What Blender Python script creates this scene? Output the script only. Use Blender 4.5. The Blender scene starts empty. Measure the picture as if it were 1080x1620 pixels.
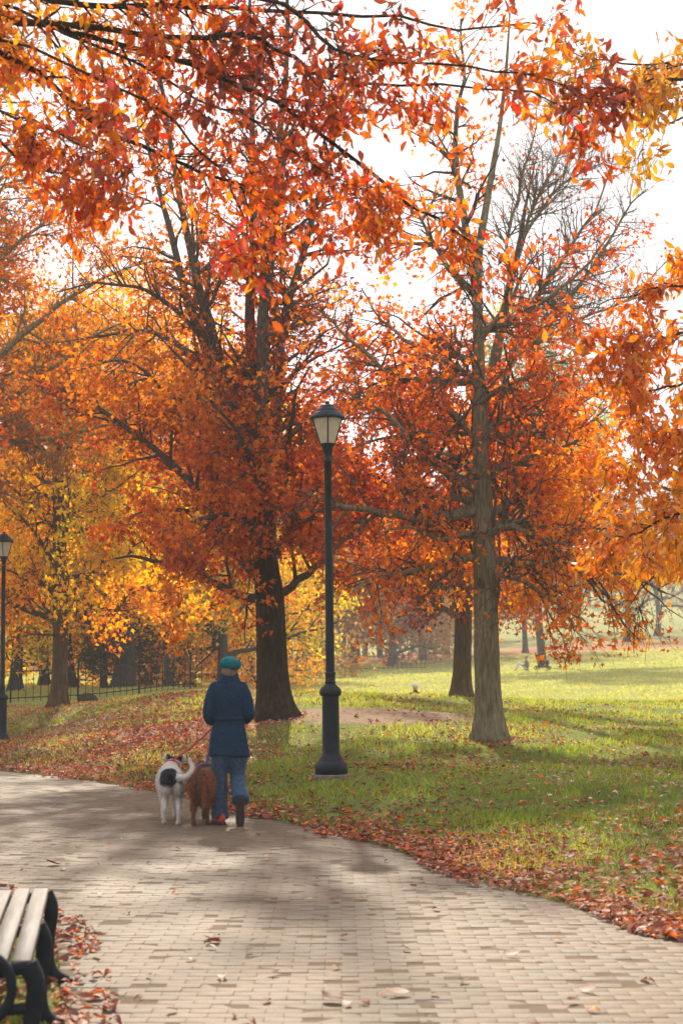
import bpy, bmesh, math
import numpy as np
from mathutils import Vector, Matrix

# ------------------------------------------------------------------ camera, sky, sun, exposure
scn = bpy.context.scene
COL = scn.collection
rad = math.radians
CAM_H, FPX, PITCH = 1.6, 2313.0, math.atan(240.0 / 2313.0)
cam_d = bpy.data.cameras.new('camera')
cam = bpy.data.objects.new('camera', cam_d); COL.objects.link(cam)
cam.location = (0, 0, CAM_H)
cam.rotation_euler = (math.pi / 2 + PITCH, 0, 0)
cam_d.sensor_fit = 'VERTICAL'; cam_d.sensor_height = 36.0; cam_d.sensor_width = 24.0
cam_d.lens = 36.0 * FPX / 1620.0
cam_d.clip_start = 0.1; cam_d.clip_end = 2500
cam_d.dof.use_dof = True; cam_d.dof.focus_distance = 18.0; cam_d.dof.aperture_fstop = 3.2
scn.camera = cam

SUN_EL, SUN_AZ = rad(38), rad(-4)            # azimuth measured from +Y (ahead) towards +X
world = bpy.data.worlds.new('World'); scn.world = world; world.use_nodes = True
wn = world.node_tree; wn.nodes.clear()
w_out = wn.nodes.new('ShaderNodeOutputWorld'); w_bg = wn.nodes.new('ShaderNodeBackground')
w_sky = wn.nodes.new('ShaderNodeTexSky'); w_sky.sky_type = 'NISHITA'; w_sky.sun_disc = False
w_sky.sun_elevation = SUN_EL; w_sky.sun_rotation = SUN_AZ
w_sky.air_density = 1.0; w_sky.dust_density = 4.0; w_sky.ozone_density = 1.0
w_mix = wn.nodes.new('ShaderNodeMix'); w_mix.data_type = 'RGBA'; w_mix.blend_type = 'MIX'
w_mix.inputs[0].default_value = 0.9         # thin white cloud veil over the blue
wn.links.new(w_sky.outputs[0], w_mix.inputs[6]); w_mix.inputs[7].default_value = (5.5, 5.38, 5.85, 1)
wn.links.new(w_mix.outputs[2], w_bg.inputs[0]); w_bg.inputs[1].default_value = 0.10
wn.links.new(w_bg.outputs[0], w_out.inputs[0])
sun_d = bpy.data.lights.new('sun', 'SUN'); sun_d.energy = 3.9; sun_d.angle = rad(1.2); sun_d.color = (1.0, 0.90, 0.74)
sun = bpy.data.objects.new('sun', sun_d); COL.objects.link(sun)
to_sun = Vector((math.cos(SUN_EL) * math.sin(SUN_AZ), math.cos(SUN_EL) * math.cos(SUN_AZ), math.sin(SUN_EL)))
sun.rotation_euler = to_sun.to_track_quat('Z', 'Y').to_euler(); sun.location = to_sun * 60
scn.view_settings.view_transform = 'Standard'; scn.view_settings.look = 'None'
scn.view_settings.gamma = 1; scn.view_settings.use_curve_mapping = False
scn.view_settings.exposure = 1.05
scn.render.engine = 'CYCLES'
cy = scn.cycles
cy.use_denoising = True
cy.max_bounces = 8; cy.diffuse_bounces = 3; cy.transmission_bounces = 5; cy.volume_bounces = 1; cy.transparent_max_bounces = 6
cy.sample_clamp_indirect = 6
HAZE_DENSITY = 0.0011

# ------------------------------------------------------------------ helpers
def at(u, v, Y):
    """the place at distance Y along a line of sight measured in the survey photograph"""
    cx, cyy = (u - 540) / FPX, (810 - v) / FPX
    d = np.array([cx, math.cos(PITCH) - math.sin(PITCH) * cyy, math.sin(PITCH) + math.cos(PITCH) * cyy])
    return np.array([0, 0, CAM_H]) + d * (Y / d[1])

def line(pts, Y):
    """list of (u, v[, dY]) -> points"""
    return np.array([at(p[0], p[1], Y + (p[2] if len(p) > 2 else 0)) for p in pts])

def smooth(x, a=0.0, b=1.0):
    t = np.clip((x - a) / (b - a), 0, 1)
    return t * t * (3 - 2 * t)

def norm(a):
    return a / np.maximum(np.linalg.norm(a, axis=-1, keepdims=True), 1e-9)

def wave_noise(p, f, seed=0, n=6):
    """cheap smooth noise about -1..1 on (n, d) points"""
    r = np.random.RandomState(seed)
    p = np.asarray(p, float); out = np.zeros(len(p))
    for i in range(n):
        k = r.randn(p.shape[1]); k *= f * (0.6 + 1.1 * i / n) / max(np.linalg.norm(k), .1)
        out += np.sin(p @ k + r.rand() * 6.28)
    return out / math.sqrt(n) * 0.9

class Acc:
    """collects vertex and face blocks, then links them as one mesh"""
    def __init__(s): s.v = []; s.f = []; s.c = []; s.n = 0; s.m = []
    def add(s, v, f, col=None, mi=0):
        v = np.asarray(v, np.float32).reshape(-1, 3); f = np.asarray(f, np.int64)
        s.v.append(v); s.f.append(f + s.n); s.n += len(v)
        if col is None: col = (.5, .5, .5)
        c = np.asarray(col, np.float32)
        s.c.append(np.broadcast_to(c, (len(f), 3)))
        s.m.append(np.full(len(f), mi, np.int32))
    def mesh(s, name, mats, smooth_shade=False, color=False):
        me = bpy.data.meshes.new(name)
        v = np.concatenate(s.v); me.vertices.add(len(v)); me.vertices.foreach_set('co', v.ravel())
        loops = np.concatenate([f.ravel() for f in s.f]).astype(np.int32)
        tot = np.concatenate([np.full(len(f), f.shape[1], np.int32) for f in s.f])
        st = np.concatenate([[0], np.cumsum(tot)[:-1]]).astype(np.int32)
        me.loops.add(len(loops)); me.loops.foreach_set('vertex_index', loops)
        me.polygons.add(len(tot)); me.polygons.foreach_set('loop_start', st); me.polygons.foreach_set('loop_total', tot)
        me.polygons.foreach_set('material_index', np.concatenate(s.m))
        if smooth_shade: me.polygons.foreach_set('use_smooth', np.ones(len(tot), bool))
        if color:
            a = me.attributes.new('tint', 'FLOAT_COLOR', 'FACE')
            c = np.concatenate(s.c); a.data.foreach_set('color', np.c_[c, np.ones(len(c))].astype(np.float32).ravel())
        for m in (mats if isinstance(mats, (list, tuple)) else [mats]): me.materials.append(m)
        me.update(calc_edges=True)
        return me
    def obj(s, name, mats, parent=None, smooth_shade=False, color=False, kind=None):
        return link(name, s.mesh(name, mats, smooth_shade, color), parent, kind)

def link(name, me, parent=None, kind=None):
    o = bpy.data.objects.new(name, me); COL.objects.link(o)
    if parent is not None:
        o.parent = parent; o.matrix_parent_inverse = Matrix.Identity(4)
        if parent.type == 'EMPTY' or True:
            o.matrix_parent_inverse = (Matrix.Translation(parent.location) @ parent.rotation_euler.to_matrix().to_4x4()).inverted() if not parent.get('local') else Matrix.Identity(4)
    if kind: o['kind'] = kind
    return o

def tag(o, label, cat, group=None):
    o['label'] = label; o['category'] = cat
    if group: o['group'] = group
    return o

def thing(name, label, cat, loc=(0, 0, 0), rz=0, group=None, local=True):
    o = bpy.data.objects.new(name, None); COL.objects.link(o)
    o.location = [float(c) for c in loc]; o.rotation_euler = (0, 0, rz); o.empty_display_size = .2
    if local: o['local'] = 1
    return tag(o, label, cat, group)

def tubes(P, R, sides=6, cap=False):
    """batch of tubes: P (n,k,3), R (n,k) -> verts, quads"""
    P = np.asarray(P, float); R = np.asarray(R, float); n, k, _ = P.shape
    T = np.empty_like(P); T[:, 1:-1] = P[:, 2:] - P[:, :-2]; T[:, 0] = P[:, 1] - P[:, 0]; T[:, -1] = P[:, -1] - P[:, -2]
    T = norm(T)
    mean = norm(P[:, -1] - P[:, 0] + 1e-6)
    ref = np.where(np.abs(mean[:, 2:3]) > .8, np.array([[1., 0, 0]]), np.array([[0, 0, 1.]]))[:, None, :]
    A = norm(np.cross(T, np.broadcast_to(ref, T.shape))); B = np.cross(T, A)
    th = np.arange(sides) * 2 * math.pi / sides
    V = P[:, :, None, :] + R[:, :, None, None] * (np.cos(th)[None, None, :, None] * A[:, :, None, :] + np.sin(th)[None, None, :, None] * B[:, :, None, :])
    i = np.arange(n)[:, None, None] * k * sides; j = np.arange(k - 1)[None, :, None] * sides; q = np.arange(sides)[None, None, :]
    q2 = (q + 1) % sides
    F = np.stack([i + j + q, i + j + q2, i + j + sides + q2, i + j + sides + q], -1).reshape(-1, 4)
    return V.reshape(-1, 3), F

def resample(P, n, R=None):
    """smooth Catmull-Rom resampling of a polyline"""
    P = np.asarray(P, float); m = len(P)
    if R is not None: P = np.c_[P, R]
    Q = np.vstack([2 * P[0] - P[1], P, 2 * P[-1] - P[-2]])
    t = np.linspace(0, m - 1 - 1e-6, n); i = t.astype(int); f = (t - i)[:, None]
    a, b, c, d = Q[i], Q[i + 1], Q[i + 2], Q[i + 3]
    S = .5 * (2 * b + (c - a) * f + (2 * a - 5 * b + 4 * c - d) * f ** 2 + (3 * b - a - 3 * c + d) * f ** 3)
    return (S[:, :3], S[:, 3]) if R is not None else S

def blob(parts, voxel=.012, smooth_n=6, factor=.5):
    """one continuous skin grown round overlapping tapered limbs and ellipsoids"""
    bm = bmesh.new()
    for q in parts:
        if q[0] == 'e':
            _, c, r = q[:3]; rot = q[3] if len(q) > 3 else Matrix.Identity(3)
            bmesh.ops.create_icosphere(bm, subdivisions=3, radius=1, matrix=Matrix.Translation(c) @ rot.to_4x4() @ Matrix.Diagonal((*r, 1)))
        else:
            P = np.array(q[1], float); r = np.array(q[2], float); ky = q[3] if len(q) > 3 else 1.0; flat = q[4] if len(q) > 4 else ''
            n = max(8, len(P) * 5); P, r = resample(P, n, r) if len(P) > 2 else (np.linspace(P[0], P[-1], n), np.linspace(r[0], r[-1], n))
            V, F = tubes(P[None], r[None], 16); V = V.reshape(n, 16, 3)
            if ky != 1.0:
                V[:, :, 1] = P[:, None, 1] + (V[:, :, 1] - P[:, None, 1]) * ky
            vs = [bm.verts.new(x) for x in V.reshape(-1, 3)]
            for f in F: bm.faces.new([vs[i] for i in f])
            bm.faces.new([vs[i] for i in range(16)][::-1]); bm.faces.new([vs[(n - 1) * 16 + i] for i in range(16)])
            for e, rr in [x for x, c_ in zip(((0, r[0]), (-1, r[-1])), 'ab') if c_ not in flat]:
                bmesh.ops.create_icosphere(bm, subdivisions=2, radius=1, matrix=Matrix.Translation(P[e]) @ Matrix.Diagonal((rr * .97, rr * .97 * ky, rr * .97, 1)))
    me_ = bpy.data.meshes.new('tmp'); bm.to_mesh(me_); bm.free()
    o = bpy.data.objects.new('tmp', me_); COL.objects.link(o)
    m = o.modifiers.new('r', 'REMESH'); m.mode = 'VOXEL'; m.voxel_size = voxel; m.use_smooth_shade = True
    if smooth_n: s = o.modifiers.new('s', 'SMOOTH'); s.iterations = smooth_n; s.factor = factor
    dg = bpy.context.evaluated_depsgraph_get(); dg.update()
    res = bpy.data.meshes.new_from_object(o.evaluated_get(dg))
    bpy.data.objects.remove(o); bpy.data.meshes.remove(me_)
    for p_ in res.polygons: p_.use_smooth = True
    return res

def fold_cloth(me_, amp, f, seed):
    n = len(me_.vertices); v = np.empty(n * 3); me_.vertices.foreach_get('co', v); v = v.reshape(-1, 3); nn = np.empty(n * 3); me_.vertices.foreach_get('normal', nn); nn = nn.reshape(-1, 3)
    d = wave_noise(v * np.array([1, 1, .38]), f, seed) + .6 * wave_noise(v * np.array([.5, .5, 1.3]), f * .8, seed + 1)
    v += nn * (amp * np.clip(d, -1.3, 1.3))[:, None]; me_.vertices.foreach_set('co', v.ravel()); me_.update()

def blob_obj(name, parts, material, parent=None, voxel=.012, smooth_n=6):
    me_ = blob(parts, voxel, smooth_n)
    if name in ('coat', 'trousers', 'jacket', 'beret'): fold_cloth(me_, {'coat': .0075, 'trousers': .010, 'jacket': .008, 'beret': .006}[name], {'beret': 40}.get(name, 26), 3)
    me_.name = name; me_.materials.clear(); me_.materials.append(material)
    return link(name, me_, parent)

# ------------------------------------------------------------------ materials
def mat(name):
    m = bpy.data.materials.new(name); m.use_nodes = True
    nt = m.node_tree; nt.nodes.clear()
    out = nt.nodes.new('ShaderNodeOutputMaterial')
    return m, nt, out

def N(nt, t, **kw):
    n = nt.nodes.new(t)
    for k, v in kw.items():
        if k.startswith('i_'):
            n.inputs[k[2:].replace('_', ' ')].default_value = v
        else: setattr(n, k, v)
    return n

def ramp(nt, stops, fac):
    r = nt.nodes.new('ShaderNodeValToRGB')
    while len(r.color_ramp.elements) < len(stops): r.color_ramp.elements.new(.5)
    for e, (p, c) in zip(r.color_ramp.elements, stops):
        e.position = p; e.color = (*c, 1)
    nt.links.new(fac, r.inputs[0]); return r.outputs[0]

def coords(nt, kind='Object', scale=(1, 1, 1)):
    tc = N(nt, 'ShaderNodeTexCoord'); mp = N(nt, 'ShaderNodeMapping'); mp.inputs['Scale'].default_value = scale
    nt.links.new(tc.outputs[kind], mp.inputs[0]); return mp.outputs[0]

def noise(nt, vec, scale, detail=4, rough=.6):
    n = N(nt, 'ShaderNodeTexNoise'); n.inputs['Scale'].default_value = scale; n.inputs['Detail'].default_value = detail; n.inputs['Roughness'].default_value = rough
    nt.links.new(vec, n.inputs['Vector']); return n.outputs['Fac']

def mixc(nt, fac, a, b, mode='MIX'):
    m = N(nt, 'ShaderNodeMix', data_type='RGBA', blend_type=mode)
    for s, i in ((fac, 0), (a, 6), (b, 7)):
        if hasattr(s, 'links') or hasattr(s, 'is_linked'): nt.links.new(s, m.inputs[i])
        else: m.inputs[i].default_value = s if i == 0 else (*s, 1)
    return m.outputs[2]

def bump(nt, h, strength=.5, dist=.02):
    b = N(nt, 'ShaderNodeBump'); b.inputs['Strength'].default_value = strength; b.inputs['Distance'].default_value = dist
    nt.links.new(h, b.inputs['Height']); return b.outputs[0]

def simple(name, stops, scale=8, rough=.7, metallic=0, bmp=.3, bdist=.01, vec_scale=(1, 1, 1), kind='Object', sheen=0, detail=5, spec=.25):
    m, nt, out = mat(name); v = coords(nt, kind, vec_scale); n = noise(nt, v, scale, detail)
    p = N(nt, 'ShaderNodeBsdfPrincipled'); nt.links.new(ramp(nt, stops, n), p.inputs['Base Color'])
    p.inputs['Roughness'].default_value = rough; p.inputs['Metallic'].default_value = metallic
    p.inputs['Specular IOR Level'].default_value = spec
    if sheen: p.inputs['Sheen Weight'].default_value = sheen
    if bmp: nt.links.new(bump(nt, noise(nt, v, scale * 2.3, 6), bmp, bdist), p.inputs['Normal'])
    nt.links.new(p.outputs[0], out.inputs[0]); return m

def leaf_material(name, trans=.5, gloss=.06, rough=.4):
    """leaf tissue: own colour from the leaf's tint, lit from the front and glowing from behind"""
    m, nt, out = mat(name)
    a = N(nt, 'ShaderNodeAttribute', attribute_name='tint')
    d = N(nt, 'ShaderNodeBsdfDiffuse'); t = N(nt, 'ShaderNodeBsdfTranslucent'); g = N(nt, 'ShaderNodeBsdfGlossy')
    g.inputs['Roughness'].default_value = rough
    tcl = coords(nt, 'Object'); sp = ramp(nt, [(.28, (.5, .42, .4)), (.40, (1, 1, 1))], noise(nt, tcl, 38 if name != 'leaf_tissue' else 6, 3))
    tint_ = mixc(nt, 1.0, a.outputs['Color'], sp, 'MULTIPLY')
    nt.links.new(tint_, d.inputs[0])
    hs = N(nt, 'ShaderNodeHueSaturation'); hs.inputs['Saturation'].default_value = 1.08; hs.inputs['Value'].default_value = 1.4
    nt.links.new(tint_, hs.inputs['Color']); nt.links.new(hs.outputs[0], t.inputs[0])
    m1 = N(nt, 'ShaderNodeMixShader'); m1.inputs[0].default_value = trans
    nt.links.new(d.outputs[0], m1.inputs[1]); nt.links.new(t.outputs[0], m1.inputs[2])
    m2 = N(nt, 'ShaderNodeMixShader'); m2.inputs[0].default_value = gloss
    nt.links.new(m1.outputs[0], m2.inputs[1]); nt.links.new(g.outputs[0], m2.inputs[2])
    nt.links.new(m2.outputs[0], out.inputs[0]); return m

def bark_material(name, dark, mid, light, moss=None):
    m, nt, out = mat(name)
    v = coords(nt, 'Object', (1, 1, .16)); n1 = noise(nt, v, 26, 6, .65); v2 = coords(nt, 'Object', (1, 1, .5)); n2 = noise(nt, v2, 2.2, 4)
    vo = N(nt, 'ShaderNodeTexVoronoi'); vo.feature = 'DISTANCE_TO_EDGE'; vo.inputs['Scale'].default_value = 22; nt.links.new(v, vo.inputs['Vector'])
    c = ramp(nt, [(.3, dark), (.52, mid), (.72, light)], n1)
    c = mixc(nt, ramp(nt, [(.35, (.55,) * 3), (.7, (1.1,) * 3)], n2), dark, c)
    if moss: c = mixc(nt, ramp(nt, [(.5, (0, 0, 0)), (.75, (.7,) * 3)], noise(nt, v2, 1.3, 3)), c, moss)
    p = N(nt, 'ShaderNodeBsdfPrincipled'); p.inputs['Roughness'].default_value = .92; p.inputs['Specular IOR Level'].default_value = .1
    nt.links.new(c, p.inputs['Base Color'])
    ad = N(nt, 'ShaderNodeMath', operation='ADD'); nt.links.new(n1, ad.inputs[0]); nt.links.new(vo.outputs[0], ad.inputs[1])
    nt.links.new(bump(nt, ad.outputs[0], .9, .03), p.inputs['Normal'])
    nt.links.new(p.outputs[0], out.inputs[0]); return m

M = {}
M['leaf'] = leaf_material('leaf_tissue', .72, .008)
M['near_leaf'] = leaf_material('near_leaf_tissue', .5, .05, .35)
M['litter'] = leaf_material('dry_leaf', .25, .035, .5)
M['grass'] = leaf_material('grass_blade', .55, .04, .4)
M['bark_dark'] = bark_material('dark_oak_bark', (.020, .016, .009), (.052, .042, .024), (.10, .083, .05))
M['bark_grey'] = bark_material('grey_oak_bark', (.09, .072, .04), (.26, .218, .13), (.42, .37, .24), (.13, .135, .06))
M['bark_warm'] = bark_material('warm_bark', (.05, .035, .018), (.13, .09, .045), (.22, .16, .085))
M['bark_mid'] = bark_material('brown_limb_bark', (.05, .042, .03), (.115, .098, .07), (.20, .175, .13))
M['bark_far'] = bark_material('far_bark', (.03, .027, .022), (.06, .055, .047), (.10, .09, .08))
M['iron'] = simple('black_painted_iron', [(.3, (.008, .012, .015)), (.7, (.016, .023, .028))], 9, .4, 0, .12, .004, spec=.16)
M['concrete'] = simple('worn_concrete', [(.3, (.10, .085, .065)), (.7, (.20, .17, .14))], 14, .9, 0, .5, .01)

# ------------------------------------------------------------------ lie of the land
OUT = np.array([(4.6, -8), (4.5, -3), (4.2, 0), (3.8, 3), (3.1, 5.5), (2.5, 7.3), (2.02, 8.65), (1.51, 10.0), (.95, 11.2), (.45, 12.9), (0, 13.9), (-.95, 15.8), (-2.54, 19.0), (-5.2, 22.4), (-9, 25.4), (-15, 28), (-40, 32)])
INN = np.array([(-40, 27), (-15, 19.5), (-9, 16.2), (-5.6, 14.0), (-4.0, 12.4), (-2.9, 11.0), (-2.3, 10.1), (-1.75, 9.0), (-1.42, 7.6), (-1.2, 6.4), (-1.08, 5), (-.95, 3), (-.85, 0), (-.8, -3), (-.8, -8)])
OUTs = resample(np.c_[OUT, np.zeros(len(OUT))], 70)[:, :2]
INNs = resample(np.c_[INN, np.zeros(len(INN))], 60)[:, :2]
POLY = np.vstack([OUTs, INNs])

def seg_dist(p, line_):
    d = np.full(len(p), 1e9)
    for a, b in zip(line_[:-1], line_[1:]):
        ab = b - a; t = np.clip(((p - a) @ ab) / (ab @ ab), 0, 1)
        d = np.minimum(d, np.hypot(*(p - a - t[:, None] * ab).T))
    return d

def inside(p, poly):
    r = np.zeros(len(p), bool); x, y = p.T
    for a, b in zip(poly, np.roll(poly, -1, 0)):
        c = (a[1] > y) != (b[1] > y)
        with np.errstate(divide='ignore', invalid='ignore'):
            xi = (b[0] - a[0]) * (y - a[1]) / (b[1] - a[1]) + a[0]
        r ^= c & (x < xi)
    return r

def path_sd(p):
    """signed distance to the paved path (positive outside), and distance to its outer edge"""
    p = np.asarray(p, float)
    do, di = seg_dist(p, OUTs), seg_dist(p, INNs)
    s = np.minimum(do, di); return np.where(inside(p, POLY), -s, s), do

CTRL = [at(*q) for q in [(524, 1231, 17.5), (775, 1172, 22), (435, 1139, 25), (730, 1104, 33),
    (285, 1100, 33), (400, 1097, 33), (550, 1099, 33.5), (650, 1102, 33.5), (850, 1119, 31), (960, 1132, 30), (1080, 1149, 28), (1080, 1260, 15), (1080, 1330, 12.6), (900, 1215, 19),
    (93, 1119, 36), (0, 1131, 37), (3, 1180, 31), (150, 1150, 29), (0, 1113, 46), (100, 1108, 46), (200, 1103, 46), (330, 1092, 48), (330, 1080, 70), (0, 1085, 80),
    (1080, 1108, 42), (1080, 1075, 65), (1080, 1041, 95), (950, 1047, 95), (820, 1056, 95), (700, 1062, 95), (520, 1065, 95), (400, 1068, 95),
    (830, 1036, 112), (1000, 1014, 140), (1040, 1005, 155), (1080, 975, 190), (800, 985, 190), (600, 1020, 190), (200, 1040, 190)]]
CTRL += [(2.3, 45, .12), (0, 45, .05), (-2.5, 46, .25), (5.5, 44, .0), (-.5, 53, .1), (3.5, 54, .1), (8, 56, .35), (3, 70, .50), (-1, 80, .75), (9, 75, .9)]
CTRL += [(14, 10, .5), (16, 25, .6), (25, 45, 1.0), (-16, 40, .2), (-30, 60, .8), (60, 90, 3.5), (-60, 100, 1.5), (8, 8, .5), (7, 3, .4)]
CTRL += [(-60, 190, 4), (90, 190, 9), (-150, 380, 22), (0, 380, 30), (150, 380, 36), (-200, 60, 1), (200, 60, 4), (-200, -40, 0), (200, -40, 2), (0, -40, 0)]
CTRL += [(p[0], p[1], 0) for p in OUT[2:-1]] + [(p[0], p[1], 0) for p in INN[1:-2]] + [(-5, 6, .02), (-8, 9, .02), (-14, 14, .0), (-20, 2, 0)]
CTRL = np.array(CTRL)
def _U(r2): return np.where(r2 > 1e-12, r2 * np.log(r2 + 1e-12), 0)
_n = len(CTRL); _K = _U(((CTRL[:, None, :2] - CTRL[None, :, :2]) ** 2).sum(-1)) + np.eye(_n) * .05
_Pm = np.c_[np.ones(_n), CTRL[:, :2]]
_A = np.block([[_K, _Pm], [_Pm.T, np.zeros((3, 3))]])
_W = np.linalg.solve(_A, np.r_[CTRL[:, 2], 0, 0, 0])
def tps(p):
    out = np.empty(len(p))
    for i in range(0, len(p), 20000):
        q = p[i:i + 20000]
        out[i:i + 20000] = _U(((q[:, None, :] - CTRL[None, :, :2]) ** 2).sum(-1)) @ _W[:_n] + np.c_[np.ones(len(q)), q] @ _W[_n:]
    return out

def ground_z(p):
    p = np.asarray(p, float).reshape(-1, 2)
    sd, do = path_sd(p)
    z = tps(p) * smooth(sd, 0, 1.4)
    z += (.020 + .02 * wave_noise(p, 2.2, 5)) * smooth(sd, .0, .5) * np.clip(1.4 - p[:, 1] / 60, .3, 1)
    return np.where(sd < .06, -.07 + .07 * smooth(sd, -.16, .06), z)

def gz(x, y): return float(ground_z([(x, y)])[0])

# ground sheet
def spaced(lo, hi, fine_lo, fine_hi, h, g=1.13):
    a = list(np.arange(fine_lo, fine_hi, h)); s = h
    while a[-1] < hi: s *= g; a.append(a[-1] + s)
    s = h
    while a[0] > lo: s *= g; a.insert(0, a[0] - s)
    return np.array(a)
gx = spaced(-230, 230, -7.5, 8.5, .16, 1.12); gy = spaced(-30, 390, 4.5, 26, .16, 1.045)
XX, YY = np.meshgrid(gx, gy); pp = np.c_[XX.ravel(), YY.ravel()]
zz = ground_z(pp)
ni, nj = len(gy), len(gx)
ii = (np.arange(ni - 1)[:, None] * nj + np.arange(nj - 1)[None]).ravel()
a = Acc(); a.add(np.c_[pp, zz], np.stack([ii, ii + 1, ii + 1 + nj, ii + nj], 1))

def dirt_mask(p):
    """bare trodden soil: under the big oak and along the foot of the bank"""
    p = np.asarray(p)
    n = .28 * wave_noise(p, 1.6, 11)
    d1 = np.hypot((p[:, 0] - .55) / 1.75, (p[:, 1] - 25.6) / 1.9)
    d2 = np.hypot((p[:, 0] + 2.3) / 1.7, (p[:, 1] - 24.8) / 1.3)
    return np.clip(1.25 - np.minimum(d1, d2) - n, 0, 1) > .25

def ground_material():
    m, nt, out = mat('park_ground')
    tc = N(nt, 'ShaderNodeTexCoord'); v = tc.outputs['Object']
    n1 = noise(nt, v, .55, 5); n2 = noise(nt, v, 7, 6, .7); n3 = noise(nt, v, 45, 4)
    g = ramp(nt, [(.28, (.075, .11, .016)), (.5, (.135, .18, .026)), (.75, (.23, .24, .045))], n2)
    g = mixc(nt, ramp(nt, [(.35, (0, 0, 0)), (.7, (.55,) * 3)], n1), g, (.21, .20, .055))
    # bare soil where people and roots wear the turf (same ellipses as dirt_mask)
    def ell(cx, cy_, rx, ry):
        mp = N(nt, 'ShaderNodeMapping'); mp.inputs['Location'].default_value = (-cx / rx, -cy_ / ry, 0); mp.inputs['Scale'].default_value = (1 / rx, 1 / ry, 0)
        nt.links.new(v, mp.inputs[0]); ln = N(nt, 'ShaderNodeVectorMath', operation='LENGTH'); nt.links.new(mp.outputs[0], ln.inputs[0]); return ln.outputs['Value']
    mn = N(nt, 'ShaderNodeMath', operation='MINIMUM'); nt.links.new(ell(.55, 25.6, 1.75, 1.9), mn.inputs[0]); nt.links.new(ell(-2.3, 24.8, 1.7, 1.3), mn.inputs[1])
    ad = N(nt, 'ShaderNodeMath', operation='MULTIPLY_ADD'); nt.links.new(noise(nt, v, 2.0, 4), ad.inputs[0]); ad.inputs[1].default_value = .7; nt.links.new(mn.outputs[0], ad.inputs[2])
    dm = ramp(nt, [(.0, (1,) * 3), (.98, (1,) * 3), (1.0, (.9,) * 3)], ad.outputs[0])
    sub = N(nt, 'ShaderNodeMapRange'); nt.links.new(ad.outputs[0], sub.inputs[0]); sub.inputs[1].default_value = 1.15; sub.inputs[2].default_value = 1.4; sub.inputs[3].default_value = 1; sub.inputs[4].default_value = 0
    soil = ramp(nt, [(.3, (.21, .135, .085)), (.7, (.42, .295, .20))], n2)
    c = mixc(nt, sub.outputs[0], g, soil)
    sy = N(nt, 'ShaderNodeSeparateXYZ'); nt.links.new(v, sy.inputs[0]); fy = N(nt, 'ShaderNodeMapRange'); nt.links.new(sy.outputs['Y'], fy.inputs[0]); fy.inputs[1].default_value = 34; fy.inputs[2].default_value = 46; fy.inputs[4].default_value = .8
    c = mixc(nt, fy.outputs[0], c, ramp(nt, [(.3, (.25, .27, .075)), (.7, (.36, .35, .11))], n2))      # drier mown meadow, kept as pale as the far blades with haze in their colour
    # fallen leaves lying along the foot of the far hillside
    sx = N(nt, 'ShaderNodeSeparateXYZ'); nt.links.new(v, sx.inputs[0])
    mr = N(nt, 'ShaderNodeMapRange'); nt.links.new(sx.outputs['Y'], mr.inputs[0]); mr.inputs[1].default_value = 100; mr.inputs[2].default_value = 116
    mr2 = N(nt, 'ShaderNodeMapRange'); nt.links.new(sx.outputs['Y'], mr2.inputs[0]); mr2.inputs[1].default_value = 150; mr2.inputs[2].default_value = 138
    ml = N(nt, 'ShaderNodeMath', operation='MULTIPLY'); nt.links.new(mr.outputs[0], ml.inputs[0]); nt.links.new(mr2.outputs[0], ml.inputs[1])
    ml2 = N(nt, 'ShaderNodeMath', operation='MULTIPLY'); nt.links.new(ml.outputs[0], ml2.inputs[0]); nt.links.new(ramp(nt, [(.3, (.1,) * 3), (.55, (1,) * 3)], noise(nt, v, .12, 5)), ml2.inputs[1])
    c = mixc(nt, ml2.outputs[0], c, (.36, .13, .05))
    p = N(nt, 'ShaderNodeBsdfPrincipled'); p.inputs['Roughness'].default_value = .95; p.inputs['Specular IOR Level'].default_value = .15
    nt.links.new(c, p.inputs['Base Color']); nt.links.new(bump(nt, n3, .8, .04), p.inputs['Normal'])
    nt.links.new(p.outputs[0], out.inputs[0]); return m
a.obj('ground', ground_material(), smooth_shade=True, kind='structure')

# paved path: a bed with joints, and every paver on it
bed = bpy.data.objects.new('path', None); COL.objects.link(bed); bed['kind'] = 'structure'; bed['local'] = 1
bm = bmesh.new()
bm.faces.new([bm.verts.new((x, y, -.0016)) for x, y in POLY])
bmesh.ops.triangulate(bm, faces=bm.faces[:])
me = bpy.data.meshes.new('paving_bed'); bm.to_mesh(me); bm.free()
me.materials.append(simple('joint_soil', [(.3, (.12, .085, .052)), (.7, (.165, .12, .076))], 6, .95, 0, .5, .01))
link('paving_bed', me, bed)

def paver_material():
    m, nt, out = mat('paver_stone')
    v = N(nt, 'ShaderNodeNewGeometry').outputs['Position']
    at_ = N(nt, 'ShaderNodeAttribute', attribute_name='tint')
    n1 = noise(nt, v, 1.1, 5); n2 = noise(nt, v, 60, 5, .7)
    c = mixc(nt, 1.0, at_.outputs['Color'], ramp(nt, [(.3, (.66, .64, .60)), (.7, (1.2, 1.18, 1.15))], n2), 'MULTIPLY')
    c = mixc(nt, ramp(nt, [(.42, (0,) * 3), (.70, (.55,) * 3)], n1), c, (.125, .108, .072))
    c = mixc(nt, 1.0, c, ramp(nt, [(.3, (.86, .85, .83)), (.6, (1.05, 1.05, 1.05))], noise(nt, v, 5.5, 6, .7)), 'MULTIPLY')
    p = N(nt, 'ShaderNodeBsdfPrincipled'); p.inputs['Roughness'].default_value = .68; p.inputs['Specular IOR Level'].default_value = .35
    nt.links.new(c, p.inputs['Base Color']); nt.links.new(bump(nt, n2, .5, .006), p.inputs['Normal'])
    nt.links.new(p.outputs[0], out.inputs[0]); return m
M['paver'] = paver_material()
rng = np.random.RandomState(3)
PL, PW, GAP = .175, .088, .0030
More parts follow.
